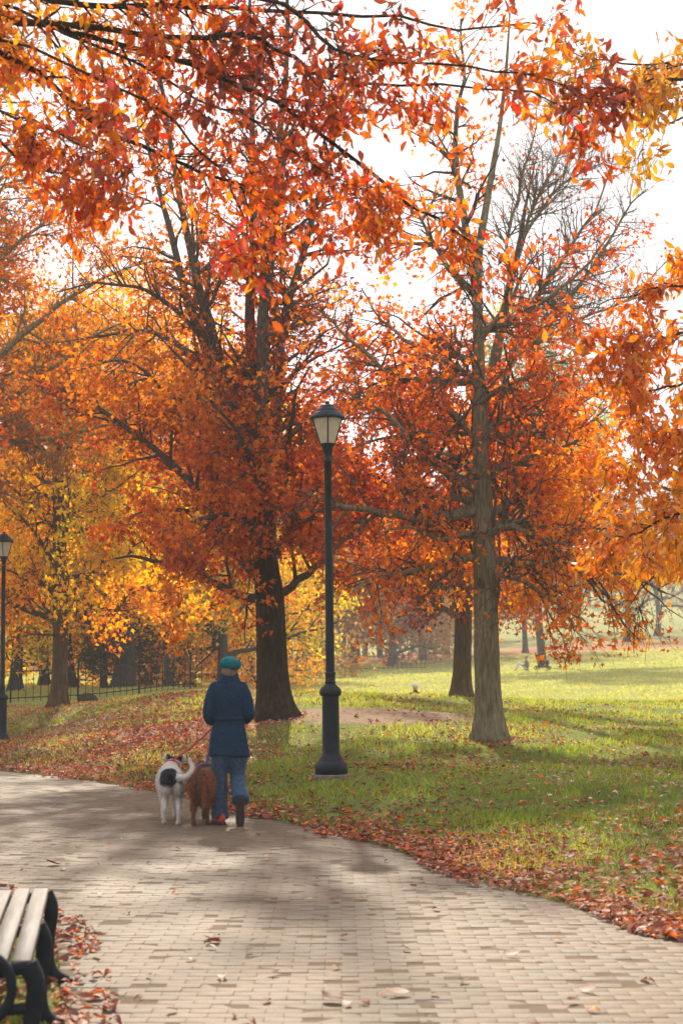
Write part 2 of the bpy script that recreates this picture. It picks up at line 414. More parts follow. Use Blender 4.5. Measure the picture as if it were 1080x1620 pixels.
def paver_block(cx, cy_, tilt, z0):
    """n pavers: bottom ring, top ring, inset top -> verts (n,12,3)"""
    n = len(cx); hx, hy = (PL - GAP) / 2, (PW - GAP) / 2
    base = np.array([(-hx, -hy), (hx, -hy), (hx, hy), (-hx, hy)])
    V = np.zeros((n, 12, 3))
    for k, (s, z) in enumerate(((1, -.03), (1, -.0008), (.965, 0))):
        sh = base * np.array([1 - (1 - s) * .55, s]) if s < 1 else base
        V[:, k * 4:k * 4 + 4, :2] = sh; V[:, k * 4:k * 4 + 4, 2] = z
    V[:, 4:, 2] += tilt[:, 0:1] * V[:, 4:, 0] + tilt[:, 1:2] * V[:, 4:, 1]
    V += np.stack([cx, cy_, z0], -1)[:, None, :]
    return V
PF = np.array([(0, 1, 5, 4), (1, 2, 6, 5), (2, 3, 7, 6), (3, 0, 4, 7), (4, 5, 9, 8), (5, 6, 10, 9), (6, 7, 11, 10), (7, 4, 8, 11), (8, 9, 10, 11)])
rows = np.arange(4.6, 30, PW); cells = []
for k, y in enumerate(rows):
    xs = np.arange(-14, 4.6, PL) + (k % 2) * PL / 2
    xs = xs[np.abs(xs) < .2335 * y + 1.2]
    cells += [(x, y) for x in xs]
cells = np.array(cells); sd, _ = path_sd(cells); cells = cells[sd < -.05]
tones = np.array([.172, .119, .071]) * (1 + np.array([0, -.025, .03, -.01, -.05, .04, .01]))[:, None] + np.array([[0, 0, 0], [0, 0, .004], [0, 0, 0], [-.006, 0, .008], [0, 0, 0], [.006, 0, 0], [0, 0, 0]])
vis = (np.abs(cells[:, 0]) < .2335 * cells[:, 1] - .02) & (cells[:, 1] > 6.55)
near = np.where(vis)[0][np.argsort(cells[vis][:, 1])][:300]
far = np.setdiff1d(np.arange(len(cells)), near)
variants = []
for i in range(14):
    t = Acc(); t.add(paver_block(np.zeros(1), np.zeros(1), rng.randn(1, 2) * .006, np.zeros(1)).reshape(-1, 3), PF, tones[i % 7])
    variants.append(t.mesh('paver', M['paver'], color=True))
for i in near:
    o = link('paver', variants[rng.randint(14)], bed); o.location = (cells[i, 0], cells[i, 1], rng.randn() * .0012)
t = Acc(); V = paver_block(cells[far, 0], cells[far, 1], rng.randn(len(far), 2) * .006, rng.randn(len(far)) * .0012)
t.add(V.reshape(-1, 3), (PF[None] + np.arange(len(far))[:, None, None] * 12).reshape(-1, 4), np.repeat(tones[rng.randint(0, 7, len(far))] * rng.uniform(.92, 1.06, (len(far), 1)), 9, 0))
t.obj('paving', M['paver'], bed, color=True, kind='stuff')

# pale walks across the far hillside
def far_walk(name, pts, w):
    P = resample(np.array([(*q, 0) for q in pts]), 60)[:, :2]; T = norm(np.gradient(P, axis=0)); Nn = np.c_[-T[:, 1], T[:, 0]]
    L, R_ = P + Nn * w / 2, P - Nn * w / 2
    v = np.vstack([np.c_[L, ground_z(L) + .22], np.c_[R_, ground_z(R_) + .22]]); n = len(P)
    i = np.arange(n - 1)
    b = Acc(); b.add(v, np.stack([i, i + 1, i + 1 + n, i + n], 1)); return b.obj(name, M['concrete'], kind='structure')

# ------------------------------------------------------------------ trees
LEAF4 = (np.array([(0, 0, 0), (-.40, .46, .10), (-.13, .52, .0), (0, 1, -.06), (.13, .52, .0), (.40, .46, .10)], float), np.array([(0, 2, 1), (0, 3, 2), (0, 4, 3), (0, 5, 4)]))
LEAF2 = (np.array([(0, 0, 0), (-.30, .5, .09), (0, 1, -.04), (.30, .5, .09)], float), np.array([(0, 2, 1), (0, 3, 2)]))
def near_leaf(curl=.1, w=.20):
    """pointed oak-chestnut leaf with a folded midrib and a few teeth"""
    ys = np.array([0, .14, .30, .46, .62, .80]); ws = np.array([.02, .55, .92, 1.0, .78, .40]) * w
    v = [(0, y, curl * (-1.6 * (y - .4) ** 2)) for y in ys] + [(0, 1.0, -curl * .7)]
    for s in (-1, 1): v += [(s * x, y + .05, curl * (-1.6 * (y - .4) ** 2) + .35 * x) for x, y in zip(ws, ys)]
    f = []
    for s in (0, 1):
        o = 7 + 6 * s
        for k in range(5): f.append((k, k + 1, o + k + 1, o + k) if s else (k, o + k, o + k + 1, k + 1))
    tri = []
    for q in f: tri += [(q[0], q[1], q[2]), (q[0], q[2], q[3])]
    tri += [(5, 12, 6), (5, 6, 18)] if False else [(5, 12, 6), (5, 6, 18)]
    return np.array(v, float), np.array(tri)
NEARLEAF = [near_leaf(c, w) for c, w in ((.12, .20), (.35, .19), (-.25, .22), (.55, .17))]

def leaves(acc, P, size, cols, shape, rng, droop=.5, toward=None):
    n = len(P)
    if n == 0: return
    ax = norm(rng.randn(n, 3) + np.array([0, 0, -droop * 1.6]))
    nr = norm(np.cross(ax, rng.randn(n, 3))); b = np.cross(nr, ax)
    v, f = shape; k = len(v)
    V = P[:, None, :] + size[:, None, None] * (v[None, :, 0:1] * b[:, None] + v[None, :, 1:2] * ax[:, None] + v[None, :, 2:3] * nr[:, None])
    acc.add(V.reshape(-1, 3), (f[None] + np.arange(n)[:, None, None] * k).reshape(-1, f.shape[1]), np.repeat(cols, len(f), 0))

def tints(P, palette, rng, f=.5, mix=.55, seed=1, jitter=.16):
    """each leaf's own colour: neighbours on one bough tend to the same stage of turning"""
    pal = np.array(palette, float); q = np.clip(.5 + .42 * wave_noise(P, f, seed) * mix * 1.6 + (rng.rand(len(P)) - .5) * (1.15 - mix), 0, .999) * (len(pal) - 1)
    i = q.astype(int); i2 = np.minimum(i + 1, len(pal) - 1); t = (q - i)[:, None]
    c = pal[i] * (1 - t) + pal[i2] * t
    return np.clip(c * (1 + jitter * rng.randn(len(P), 1)), .004, .95)

def spawn(rng, P, R, n, t0, t1, ang, L, up=.2, k=5, rr=.55, wig=.10, sag=0, rmin=.0022):
    """n side shoots from the tubes P (m,k0,3), longer parents get more"""
    m, k0, _ = P.shape
    ln = np.linalg.norm(np.diff(P, axis=1), axis=2).sum(1)
    i = rng.choice(m, n, p=ln / ln.sum()); t = rng.uniform(t0, t1, n)
    q = t * (k0 - 1); j = np.minimum(q.astype(int), k0 - 2); f = (q - j)[:, None]
    pos = P[i, j] * (1 - f) + P[i, j + 1] * f; tan = norm(P[i, j + 1] - P[i, j])
    rp = R[i, j] * (1 - f[:, 0]) + R[i, j + 1] * f[:, 0]
    perp = norm(np.cross(tan, rng.randn(n, 3)))
    a_ = rng.normal(ang, .22, n)[:, None]
    d = norm(np.cos(a_) * tan + np.sin(a_) * perp + np.array([0, 0, up]))
    ll = rng.uniform(L[0], L[1], n) * (1 - .45 * t)
    s = np.linspace(0, 1, k)
    W = np.cumsum(rng.randn(n, k, 3) * wig / k ** .5, axis=1); W -= W[:, :1]
    P2 = pos[:, None] + ll[:, None, None] * (d[:, None] * s[None, :, None] + W * s[None, :, None])
    P2[:, :, 2] += (ll[:, None] * (s ** 2)[None]) * (-sag)
    R2 = np.maximum(np.minimum(rp * rr, ll * .035)[:, None] * (1 - .8 * s)[None], rmin)
    return P2, R2

def make_tree(name, label, group, base, trunk, limbs, bark, palette, n1, n2, nleaf, leaf_size, seed,
              L1=(.8, 1.8), L2=(.3, .8), up=.15, sag=.05, keep=None, shape=LEAF4, spread=.13, tint_f=.5, droop=.5, sides=40, root_flare=.6,
              twig_sides=3, mixv=.55, twig_r=.0026, cat='tree', named_limbs=True, tint_fn=None, leafmat=None, limb_bark=None, twig_bark=None, trunk_bump=.03, lam=None, moss=None):
    """trunk: (points, radii); limbs: list of (points, r0). Everything is in world places; parts hang from an Empty at the foot"""
    rng = np.random.RandomState(seed)
    t = thing(name, label, cat, base, group=group); off = np.array(base, float)
    tp, tr = trunk; n = 110
    P, R = resample(tp, n, tr)
    # trunk with fluted flare and irregular bark swelling
    h = (P[:, 2] - P[0, 2]); fl = root_flare * np.exp(-h / .30)
    ac = Acc(); V, F = tubes(P[None], R[None], sides); V = V.reshape(n, sides, 3)
    th = np.arange(sides) * 2 * math.pi / sides
    ph = rng.rand(3) * 6.28
    lob = 1 + fl[:, None] * (.75 + .45 * np.sin(5 * th + ph[0])[None] + .2 * np.sin(3 * th + ph[1])[None]) + trunk_bump * (.8 * np.sin(9 * th[None] + ph[2] + .8 * np.sin(h * 1.7)[:, None]) + 1.1 * np.abs(np.sin(7.5 * th[None] + 2.2 * np.sin(h * 2.3 + ph[0])[:, None] + ph[1])) + rng.randn(n, sides) * .55)
    V = P[:, None] + (V - P[:, None]) * lob[..., None]
    V[0, :, 2] -= .12
    ac.add(V.reshape(-1, 3) - off, F); ac.obj('trunk', bark, t, True)
    limb_bark = limb_bark or bark; LP, LR = [], []
    for q in limbs:
        pts, r0 = q[0], q[1]; k = 14
        r = r0 * (1 - np.linspace(0, 1, len(pts)) * .82)
        p_, r_ = resample(pts, k, r)
        p_ += np.r_[np.zeros((1, 3)), np.cumsum(rng.randn(k - 1, 3) * .012 * np.linalg.norm(p_[-1] - p_[0]) ** .5, 0)] * 1.0
        LP.append(p_); LR.append(np.maximum(r_, .006))
    LP, LR = np.array(LP), np.array(LR)
    if named_limbs:
        for p_, r_ in zip(LP, LR):
            b = Acc(); b.add(*[x if i else x - off for i, x in enumerate(tubes(p_[None], r_[None], 8))]); b.obj('limb', limb_bark, t, True)
    tw = Acc()
    if not named_limbs:
        v_, f_ = tubes(LP, LR, 6); tw.add(v_ - off, f_)
    P1, R1 = spawn(rng, LP, LR, n1, .12, 1.0, .95, L1, up, 6, .55, .16, sag)
    v_, f_ = tubes(P1, R1, 5); tw.add(v_ - off, f_)
    P2, R2 = spawn(rng, P1, R1, n2, .15, 1.0, .8, L2, up * .5, 4, .6, .14, sag * 2, twig_r)
    v_, f_ = tubes(P2, R2, twig_sides); tw.add(v_ - off, f_)
    tw.obj('branchwork', twig_bark or limb_bark, t, True, kind='stuff')
    # foliage along the twigs
    nl = int(nleaf * 1.0)
    i = rng.randint(0, len(P2), nl); tt = rng.uniform(.15, 1.05, nl) * 3; j = np.minimum(tt.astype(int), 2); f = (tt - j)[:, None]
    lp = P2[i, j] * (1 - f) + P2[i, j + 1] * f + rng.randn(nl, 3) * spread
    if keep is not None: lp = lp[rng.rand(nl) < keep(lp)]
    c = tints(lp, palette, rng, tint_f, mixv, seed) if tint_fn is None else tint_fn(lp, rng)
    fo = Acc(); leaves(fo, lp - off, leaf_size * rng.uniform(.65, 1.25, len(lp)), c, shape, rng, droop)
    fo.obj('crown', leafmat or M['leaf'], t, color=True, kind='stuff')
    return t, (P2, R2)

def auto_limbs(rng, P, R, z0, z1, n, length, elev, curl=.25, r=.4, az0=0):
    """limbs leaving a stem between heights z0 and z1 in a spiral"""
    out = []; ps, rs = resample(P, 80, R)
    for k in range(n):
        f = (k + rng.rand() * .6) / n; z = z0 + (z1 - z0) * f
        i = int(np.argmin(np.abs(ps[:, 2] - z))); az = az0 + k * 2.4 + rng.randn() * .35
        el = elev(f) + rng.randn() * .12; L = length(f) * rng.uniform(.8, 1.2)
        d = np.array([math.cos(az) * math.cos(el), math.sin(az) * math.cos(el), math.sin(el)])
        s = np.linspace(0, 1, 6)[:, None]
        out.append((ps[i] + d * L * s + np.array([0, 0, curl * L]) * s ** 2 + np.r_[np.zeros((1, 3)), rng.randn(5, 3) * .04 * L], max(.012, min(rs[i] * .7, r * L * .05))))
    return out

RUST = [(.16, .035, .018), (.27, .055, .020), (.36, .085, .024), (.50, .15, .025), (.60, .23, .03)]
SCARLET = [(.20, .03, .016), (.36, .055, .018), (.52, .10, .018), (.64, .19, .02), (.62, .30, .03)]
ORANGE = [(.50, .08, .012), (.68, .15, .012), (.78, .23, .014), (.84, .36, .02), (.74, .45, .035)]
GOLD = [(.74, .22, .012), (.82, .35, .014), (.86, .46, .018), (.80, .50, .03), (.50, .42, .045)]
YELLOWGREEN = [(.62, .40, .04), (.50, .42, .05), (.30, .30, .04), (.16, .19, .03)]
GREEN = [(.05, .08, .018), (.09, .12, .02), (.16, .17, .03), (.34, .27, .04)]
FARGOLD = [(.34, .16, .04), (.48, .26, .06), (.5, .33, .09)]
FARBROWN = [(.17, .10, .06), (.24, .15, .08), (.30, .20, .1)]

def depth_wander(pts, dy, r):
    """give a limb seen in the photo its reach towards or away from the viewer"""
    n = len(pts); s = np.linspace(0, 1, n)
    return [(p[0], p[1], dy * s[i] ** 1.2) for i, p in enumerate(pts)]

# --- the big dark oak behind the person
YA = 25.0; rA = np.random.RandomState(21)
tA = line([(436, 1143), (432, 1090), (429, 1000), (426, 940), (422, 905), (420, 850)], YA)
limA = []
for pts, r, dy in [
    ([(412, 948), (385, 942), (340, 922), (290, 898), (240, 880), (188, 874)], .095, -1.6),
    ([(412, 915), (370, 880), (345, 835), (305, 785), (262, 738), (200, 690), (140, 645), (70, 620)], .11, -.8),
    ([(418, 905), (414, 830), (398, 760), (372, 690), (350, 640), (325, 570), (300, 500), (275, 430), (255, 350), (235, 270), (215, 190)], .15, 1.0),
    ([(400, 765), (378, 640), (348, 565), (330, 500), (310, 440), (290, 330), (270, 230), (245, 110), (235, 40)], .12, -1.2),
    ([(420, 905), (418, 800), (405, 680), (395, 600), (390, 560), (385, 480), (390, 400), (395, 300), (400, 200), (388, 70), (392, -20)], .15, 1.8),
    ([(421, 900), (425, 780), (416, 640), (420, 560), (430, 480), (440, 400), (450, 280), (452, 190), (470, 60), (474, -40)], .14, -1.6),
    ([(424, 900), (438, 760), (450, 620), (465, 520), (480, 430), (500, 340), (522, 240), (540, 120)], .12, .8),
    ([(444, 938), (468, 928), (490, 905), (508, 880), (530, 825), (556, 780), (575, 720)], .085, -1.2),
    ([(365, 700), (300, 660), (275, 640), (235, 602), (185, 578), (120, 590)], .07, -1.8),
    ([(335, 590), (290, 545), (235, 520), (170, 525), (90, 540)], .06, 1.2),
    ([(322, 540), (270, 480), (220, 455), (150, 452), (80, 470)], .055, -1.4),
    ([(415, 880), (395, 850), (380, 800), (350, 765), (300, 740)], .07, 2.6),
    ([(430, 880), (470, 830), (500, 760), (520, 690), (540, 620)], .08, 2.8),
    ([(428, 890), (450, 850), (480, 820), (520, 800), (560, 815)], .07, -3.0),
    ([(420, 880), (400, 840), (360, 820), (300, 830), (250, 850)], .07, -3.2),
    ([(420, 860), (415, 800), (400, 740), (380, 690), (340, 650)], .08, -3.4),
    ([(424, 850), (440, 780), (460, 700), (470, 640), (500, 580)], .08, -3.2)]:
    limA.append((line(depth_wander(pts, dy, rA), YA), r))
def keepA(p):
    z = p[:, 2]
    k = np.clip(1.15 - (z - 4.2) / 3.6, .36, 1) * (.55 + .45 * (wave_noise(p, 1.1, 8) > -.55))
    k = np.where(p[:, 1] < YA - .3, k * np.where(z < 6.2, .75, np.clip(.6 - .14 * (YA - p[:, 1]), .22, 1)), k)
    return np.where(z < 1.7, 0, k)
PALA = [(.17, .032, .022), (.27, .044, .022), (.36, .060, .022), (.46, .095, .022), (.58, .19, .025)]
def tintA(p, rng):
    c = tints(p, PALA, rng, .55, .5, 4)
    low = np.clip((3.1 - p[:, 2]) / 1.5 + .4 * wave_noise(p, .8, 3), 0, 1)[:, None] * (rng.rand(len(p), 1) < .85)
    return c * (1 - low) + tints(p, ORANGE, rng, .9, .5, 6) * low
make_tree('oak_tree', 'big dark-trunked oak with rust-red crown right of the walking person', None, tA[0], (tA, [.30, .265, .245, .235, .21, .15]), limA,
          M['bark_dark'], PALA, 460, 2300, 72000, .118, 31, twig_r=.002, spread=.075, L1=(.9, 2.2), L2=(.35, .9), keep=keepA, tint_fn=tintA, limb_bark=M['bark_mid'])

# --- the grey oak with level boughs on the right
YB = 22.0; rB = np.random.RandomState(5)
tB = line([(776, 1176), (773, 1120), (770, 1050), (768, 950), (765, 850), (762, 760), (760, 690), (758, 620), (757, 560), (755, 480), (757, 400), (768, 330), (780, 260), (790, 200), (800, 110), (806, 20)], YB)
limB = []
for pts, r, dy in [
    ([(752, 808), (700, 815), (640, 812), (580, 805), (530, 803), (470, 780)], 0.106, -1.0),
    ([(752, 800), (730, 790), (690, 785), (620, 770), (570, 745), (530, 722)], 0.075, .8),
    ([(755, 775), (715, 755), (690, 740), (655, 705), (640, 690), (600, 650), (540, 625)], 0.094, -1.6),
    ([(756, 720), (735, 670), (700, 640), (660, 628), (610, 600)], 0.062, 1.8),
    ([(757, 605), (670, 600), (625, 590), (580, 550), (540, 510), (500, 470)], 0.062, -.8),
    ([(757, 570), (700, 556), (640, 540), (600, 500), (560, 440)], 0.056, 1.2),
    ([(755, 475), (720, 430), (690, 380), (670, 340), (640, 300)], 0.056, -.6),
    ([(757, 480), (745, 400), (728, 300), (722, 220), (735, 130), (738, 40)], 0.075, .6),
    ([(770, 752), (800, 735), (840, 725), (870, 720), (915, 700)], 0.081, -.9),
    ([(775, 832), (830, 830), (880, 838), (950, 838), (1000, 850)], 0.075, .6),
    ([(775, 885), (850, 885), (930, 893), (1000, 905), (1040, 930)], 0.075, -1.0),
    ([(772, 815), (800, 800), (840, 785), (890, 760), (950, 740)], 0.069, 1.8),
    ([(765, 695), (820, 690), (880, 690), (930, 680), (970, 650)], 0.062, 1.0),
    ([(750, 882), (710, 880), (660, 890), (600, 902), (560, 925)], 0.069, -1.8),
    ([(760, 525), (800, 510), (860, 480), (910, 440), (960, 380)], 0.062, .5),
    ([(758, 640), (800, 610), (850, 590), (910, 560)], 0.062, -1.8),
    ([(757, 540), (790, 500), (820, 450), (850, 400)], 0.050, -1.2),
    ([(770, 905), (790, 915), (830, 930), (880, 960), (930, 990)], 0.062, -1.2),
    ([(760, 845), (740, 850), (700, 860), (650, 840), (600, 850)], 0.062, -1.6),
    ([(768, 850), (790, 845), (830, 850), (880, 870), (920, 880)], 0.062, -1.6),
    ([(762, 760), (740, 740), (710, 720), (680, 715)], 0.062, -1.4),
    ([(762, 700), (790, 670), (830, 650), (870, 640)], 0.062, -1.6),
    ([(760, 620), (735, 590), (700, 570), (665, 560)], 0.056, -1.2),
    ([(765, 850), (740, 850), (710, 845), (660, 835)], 0.062, 3.0),
    ([(765, 800), (800, 780), (850, 760), (890, 755)], 0.062, 3.2),
    ([(760, 700), (730, 670), (690, 660), (650, 640)], 0.062, 3.0)]:
    limB.append((line(depth_wander(pts, dy, rB), YB), r))
def keepB(p):
    z = p[:, 2]
    k = np.clip(1.15 - (z - 5.0) / 3.6, .26, 1) * (.5 + .5 * (wave_noise(p, 1.2, 18) > -.5))
    near_stem = np.exp(-((p[:, 0] - 2.13) / .45) ** 2)
    k = np.where(p[:, 1] < YB - .1, k * .27 * (1 - .85 * near_stem), k)
    return np.where(z < 1.55, 0, k)
PALB = [(.33, .060, .026), (.46, .088, .026), (.58, .135, .024), (.70, .21, .022), (.74, .34, .028)]
make_tree('oak_tree', 'grey-barked oak with straight trunk and level boughs on the right lawn', None, tB[0],
          (tB, [.205, .19, .182, .175, .16, .135, .112, .098, .085, .075, .062, .053, .044, .034, .024, .012]), limB,
          M['bark_grey'], PALB, 620, 2500, 64000, .108, 37, spread=.07, L1=(.7, 1.7), L2=(.3, .75), up=.02, sag=.08, twig_bark=M['bark_mid'], keep=keepB, tint_f=.8)

treeB = [o for o in bpy.data.objects if o.get('label', '').startswith('grey-barked')][0]
for u, v, r in ((761, 922, .06), (784, 938, .045)):
    kp = at(u, v, YB - .165) - np.array(tB[0]); me_ = blob([('e', (0, 0, 0), (r, .035, r * 1.5)), ('e', (r * .5, 0, -r), (r * .6, .03, r * .7))], .015, 1); me_.materials.append(M['bark_mid']); o = link('knot', me_, treeB); o.location = kp
# --- the oak behind it, whose tall top is bare
YC = 33.0; rC = np.random.RandomState(8)
tC = line([(729, 1107), (731, 1040), (733, 960), (737, 880), (747, 790), (760, 700), (775, 610), (790, 530), (806, 450), (820, 390), (832, 320), (850, 240)], YC)
limC = []
for pts, r, dy in [
    ([(728, 978), (700, 962), (670, 930), (620, 905), (570, 890)], .08, -1.2),
    ([(738, 960), (780, 940), (830, 930), (880, 940), (930, 985)], .07, -1.0),
    ([(733, 940), (690, 905), (640, 880), (590, 840)], .07, 2.0),
    ([(742, 860), (690, 820), (620, 800), (560, 790)], .07, -1.5),
    ([(745, 850), (800, 820), (870, 800), (950, 800)], .07, 1.5),
    ([(735, 930), (740, 920), (760, 915), (800, 930), (840, 960)], .07, -3),
    ([(775, 610), (830, 550), (880, 490), (920, 430), (960, 370), (1000, 310), (1030, 285)], .075, .5),
    ([(790, 530), (830, 485), (870, 440), (910, 380), (950, 330), (975, 250)], .07, -.8),
    ([(806, 450), (840, 340), (870, 280), (890, 230), (905, 180)], .05, .8),
    ([(820, 390), (870, 310), (920, 270), (980, 240)], .045, -1),
    ([(780, 580), (850, 540), (930, 500), (1000, 470), (1050, 420)], .06, 1.5),
    ([(760, 690), (830, 660), (900, 640), (980, 590), (1030, 540)], .06, -1.5),
    ([(806, 450), (800, 380), (810, 300), (830, 220), (835, 150)], .05, -1.0)]:
    limC.append((line(depth_wander(pts, dy, rC), YC), r))
def keepC(p):
    z = p[:, 2]; return np.where(z < 2.0, 0, np.clip(1.0 - (z - 5.2) / 3.5, .03, 1))
make_tree('oak_tree', 'oak half hidden behind the grey trunk with bare grey branches at its top', None, tC[0],
          (tC, [.205, .19, .18, .17, .17, .15, .13, .11, .085, .06, .035, .008]), limC, M['bark_warm'], SCARLET, 520, 4200, 24000, .13, 41,
          L1=(.8, 1.9), L2=(.4, 1.0), up=.22, sag=.0, keep=keepC, tint_f=.7, limb_bark=M['bark_grey'])

# --- slim tree on the left with paired boughs
YD = 36.0; rD = np.random.RandomState(9)
tD = line([(93, 1122), (95, 1060), (96, 1000), (95, 900), (93, 800), (92, 700), (95, 620), (100, 540), (104, 450)], YD)
rDs = [.20, .185, .175, .16, .14, .115, .08, .05, .02]
limD = auto_limbs(rD, tD, rDs, 2.2, 9.5, 26, lambda f: 3.6 - 2.0 * f, lambda f: .15 + .45 * f, .12, .4)
for pts, r, dy in [([(92, 900), (60, 850), (25, 815), (0, 790)], .06, -.5), ([(93, 945), (60, 925), (20, 910), (-20, 905)], .06, -.6), ([(96, 945), (130, 920), (160, 890), (180, 850)], .05, -.8), ([(94, 1010), (80, 975), (60, 950), (20, 948)], .05, .6)]:
    limD.append((line(depth_wander(pts, dy, rD), YD), r))
PALD = [(.52, .08, .012), (.70, .16, .012), (.82, .28, .014), (.84, .40, .02), (.68, .48, .035)]
def tintD(p, rng):
    c = tints(p, PALD, rng, .5, .6, 14); top = np.clip((p[:, 2] - 5.6) / 2 + .5 * wave_noise(p, .5, 2), 0, 1)[:, None]; red = np.clip((2.5 - p[:, 2]) / .9, 0, 1)[:, None]
    c = c * (1 - .7 * top) + tints(p, RUST, rng, .6, .5, 15) * .7 * top
    return c * (1 - .85 * red) + tints(p, SCARLET, rng, .6, .4, 16) * .85 * red
make_tree('oak_tree', 'slim young tree with orange leaves standing beside the left lamp', None, tD[0], (tD, rDs), limD, M['bark_warm'], PALD, 480, 3200, 31000, .15, 43,
          L1=(.8, 1.8), L2=(.35, .9), keep=lambda p: np.where(p[:, 2] < 1.3, 0, np.where(p[:, 1] < YD, .5 * (1 - .92 * np.exp(-((p[:, 0] + 6.96) / .42) ** 2) * (p[:, 2] < 6.6)), .8)), tint_fn=tintD)

# --- tall tree off to the left reaching over the slim one
bJ = at(-170, 1120, 31); tJ = np.array([bJ, bJ + (0, 0, 3), bJ + (.2, .2, 7), bJ + (.5, .3, 11), bJ + (.8, .2, 15)]); rJ = np.random.RandomState(12)
limJ = auto_limbs(rJ, tJ, [.3, .25, .2, .13, .04], 5.0, 14, 22, lambda f: 5.2 - 2.4 * f, lambda f: .15 + .5 * f, .10, .4)
limJ += [(line([(-150, 800), (-60, 700), (40, 620), (130, 560), (210, 520)], 31), .1), (line([(-150, 700), (-40, 580), (60, 490), (150, 430), (210, 400)], 30), .09), (line([(-150, 600), (-40, 450), (60, 360), (140, 300)], 31), .08)]
make_tree('oak_tree', 'tall tree at the left edge with thin olive and rust leaves against the sky', None, bJ, (tJ, [.3, .25, .2, .13, .04]), limJ, M['bark_grey'],
          [(.22, .13, .03), (.34, .10, .025), (.44, .10, .02), (.54, .18, .022)], 520, 3600, 40000, .13, 47, L1=(.9, 2.0), L2=(.4, .9),
          keep=lambda p: np.where(p[:, 2] < 5.0, .05, np.clip(1.1 - (p[:, 2] - 7) / 7, .25, 1) * .8))

# --- golden trees behind the fence, and the rest of the wood
def back_tree(name, label, u, v, Y, h, w, pal, seed, nleaf, bark='bark_far', r=.22, z_low=.16, leaf=.20, n1=240, n2=1500, group=None, lean=0, keepf=None, size_sh=LEAF4, elev=(.1, .6), mixv=.6, spread=.3, tint_f=.35, cat='tree'):
    b = at(u, v, Y); b[2] = gz(b[0], b[1]) - .02; rg = np.random.RandomState(seed)
    tr = np.array([b + np.array([lean * h * s ** 1.3 + rg.randn() * .012 * h * (s > 0), rg.randn() * .012 * h * (s > 0), h * s]) for s in (0, .15, .35, .6, .8, 1)])
    rr = [r, r * .85, r * .7, r * .45, r * .25, .02]
    lim = auto_limbs(rg, tr, rr, b[2] + h * z_low, b[2] + h * .95, 18, lambda f: w * (.75 + .5 * math.sin(math.pi * min(1, f + .15))) * (1 - .55 * f), lambda f: elev[0] + (elev[1] - elev[0]) * f, .12, .5)
    make_tree(name, label, group, b, (tr, rr), lim, M[bark], pal, n1, n2, nleaf, leaf, seed, L1=(w * .25, w * .55), L2=(w * .12, w * .28), keep=keepf, shape=size_sh, spread=spread, sides=14, named_limbs=False, mixv=mixv, tint_f=tint_f, twig_r=.006, trunk_bump=.02)
G1 = 'golden trees behind the iron fence'
back_tree('maple_tree', 'golden maple behind the fence between the left lamp and the slim tree', 25, 1104, 53, 15, 5.0, GOLD, 61, 15000, group=G1)
back_tree('maple_tree', 'golden maple with a thick dark ivy-wrapped trunk behind the fence', 197, 1100, 54, 15, 5.2, GOLD, 62, 16000, r=.42, group=G1, z_low=.2)
back_tree('maple_tree', 'bright yellow maple with low sweeping foliage left of the big dark trunk', 352, 1086, 58, 12.5, 5.0, GOLD, 63, 18000, group=G1, z_low=.10)
back_tree('maple_tree', 'tall orange maple rising behind the ivy-wrapped trunk', 270, 1090, 60, 16.5, 5.6, ORANGE, 64, 16000, group=G1)
back_tree('maple_tree', 'orange maple filling the gap behind the slim tree', 112, 1098, 57, 15.0, 5.4, ORANGE, 65, 15000, group=G1)
back_tree('sapling', 'thin-stemmed sapling with golden leaves behind the fence', 265, 1096, 50, 5.5, 1.8, GOLD, 66, 3000, r=.07, z_low=.3, n1=90, n2=500, leaf=.16)
back_tree('holly_tree', 'dark green small tree below the golden crowns', 165, 1098, 57, 4.6, 2.3, GREEN, 67, 7000, r=.14, z_low=.12, leaf=.18, n1=120, n2=700)
back_tree('maple_tree', 'yellow-green maple at the left edge behind the lamp', -20, 1100, 49, 7.5, 3.4, YELLOWGREEN[:3] + GOLD[-2:], 68, 9000, group=G1, z_low=.2)
back_tree('maple_tree', 'amber maple just behind the low bough of the big oak', 425, 1080, 84, 15, 5.5, FARGOLD, 69, 9000, z_low=.12, leaf=.28)
back_tree('maple_tree', 'low golden maple with foliage almost down to the grass behind the walking person', 300, 1086, 63, 7.5, 4.2, GOLD, 72, 14000, z_low=.04, group=G1, elev=(-.05, .5))
back_tree('maple_tree', 'low amber maple between the ivy-wrapped trunk and the sapling', 232, 1092, 64, 7.0, 3.6, GOLD[:3] + ORANGE[-2:], 73, 11000, z_low=.05, group=G1, elev=(-.05, .5))
back_tree('maple_tree', 'low yellow maple behind the slim tree near its foot', 70, 1098, 62, 7.5, 3.8, YELLOWGREEN[:2] + GOLD[1:4], 74, 11000, z_low=.06, group=G1, elev=(-.05, .5))
back_tree('maple_tree', 'golden maple framed between the person and the big dark trunk', 395, 1078, 70, 8, 4.0, GOLD, 75, 13000, z_low=.05, group=G1, elev=(-.05, .5))
back_tree('elm_tree', 'green and yellow tree showing through the crown of the grey oak', 858, 1050, 92, 23, 5.6, YELLOWGREEN, 70, 9000, leaf=.36, r=.26, z_low=.38)
back_tree('elm_tree', 'slender dark tree on the hillside just left of the pushchair', 831, 1033, 116, 15, 5, FARBROWN, 71, 4000, leaf=.36, z_low=.35)
G2 = 'hazy trees beyond the meadow'
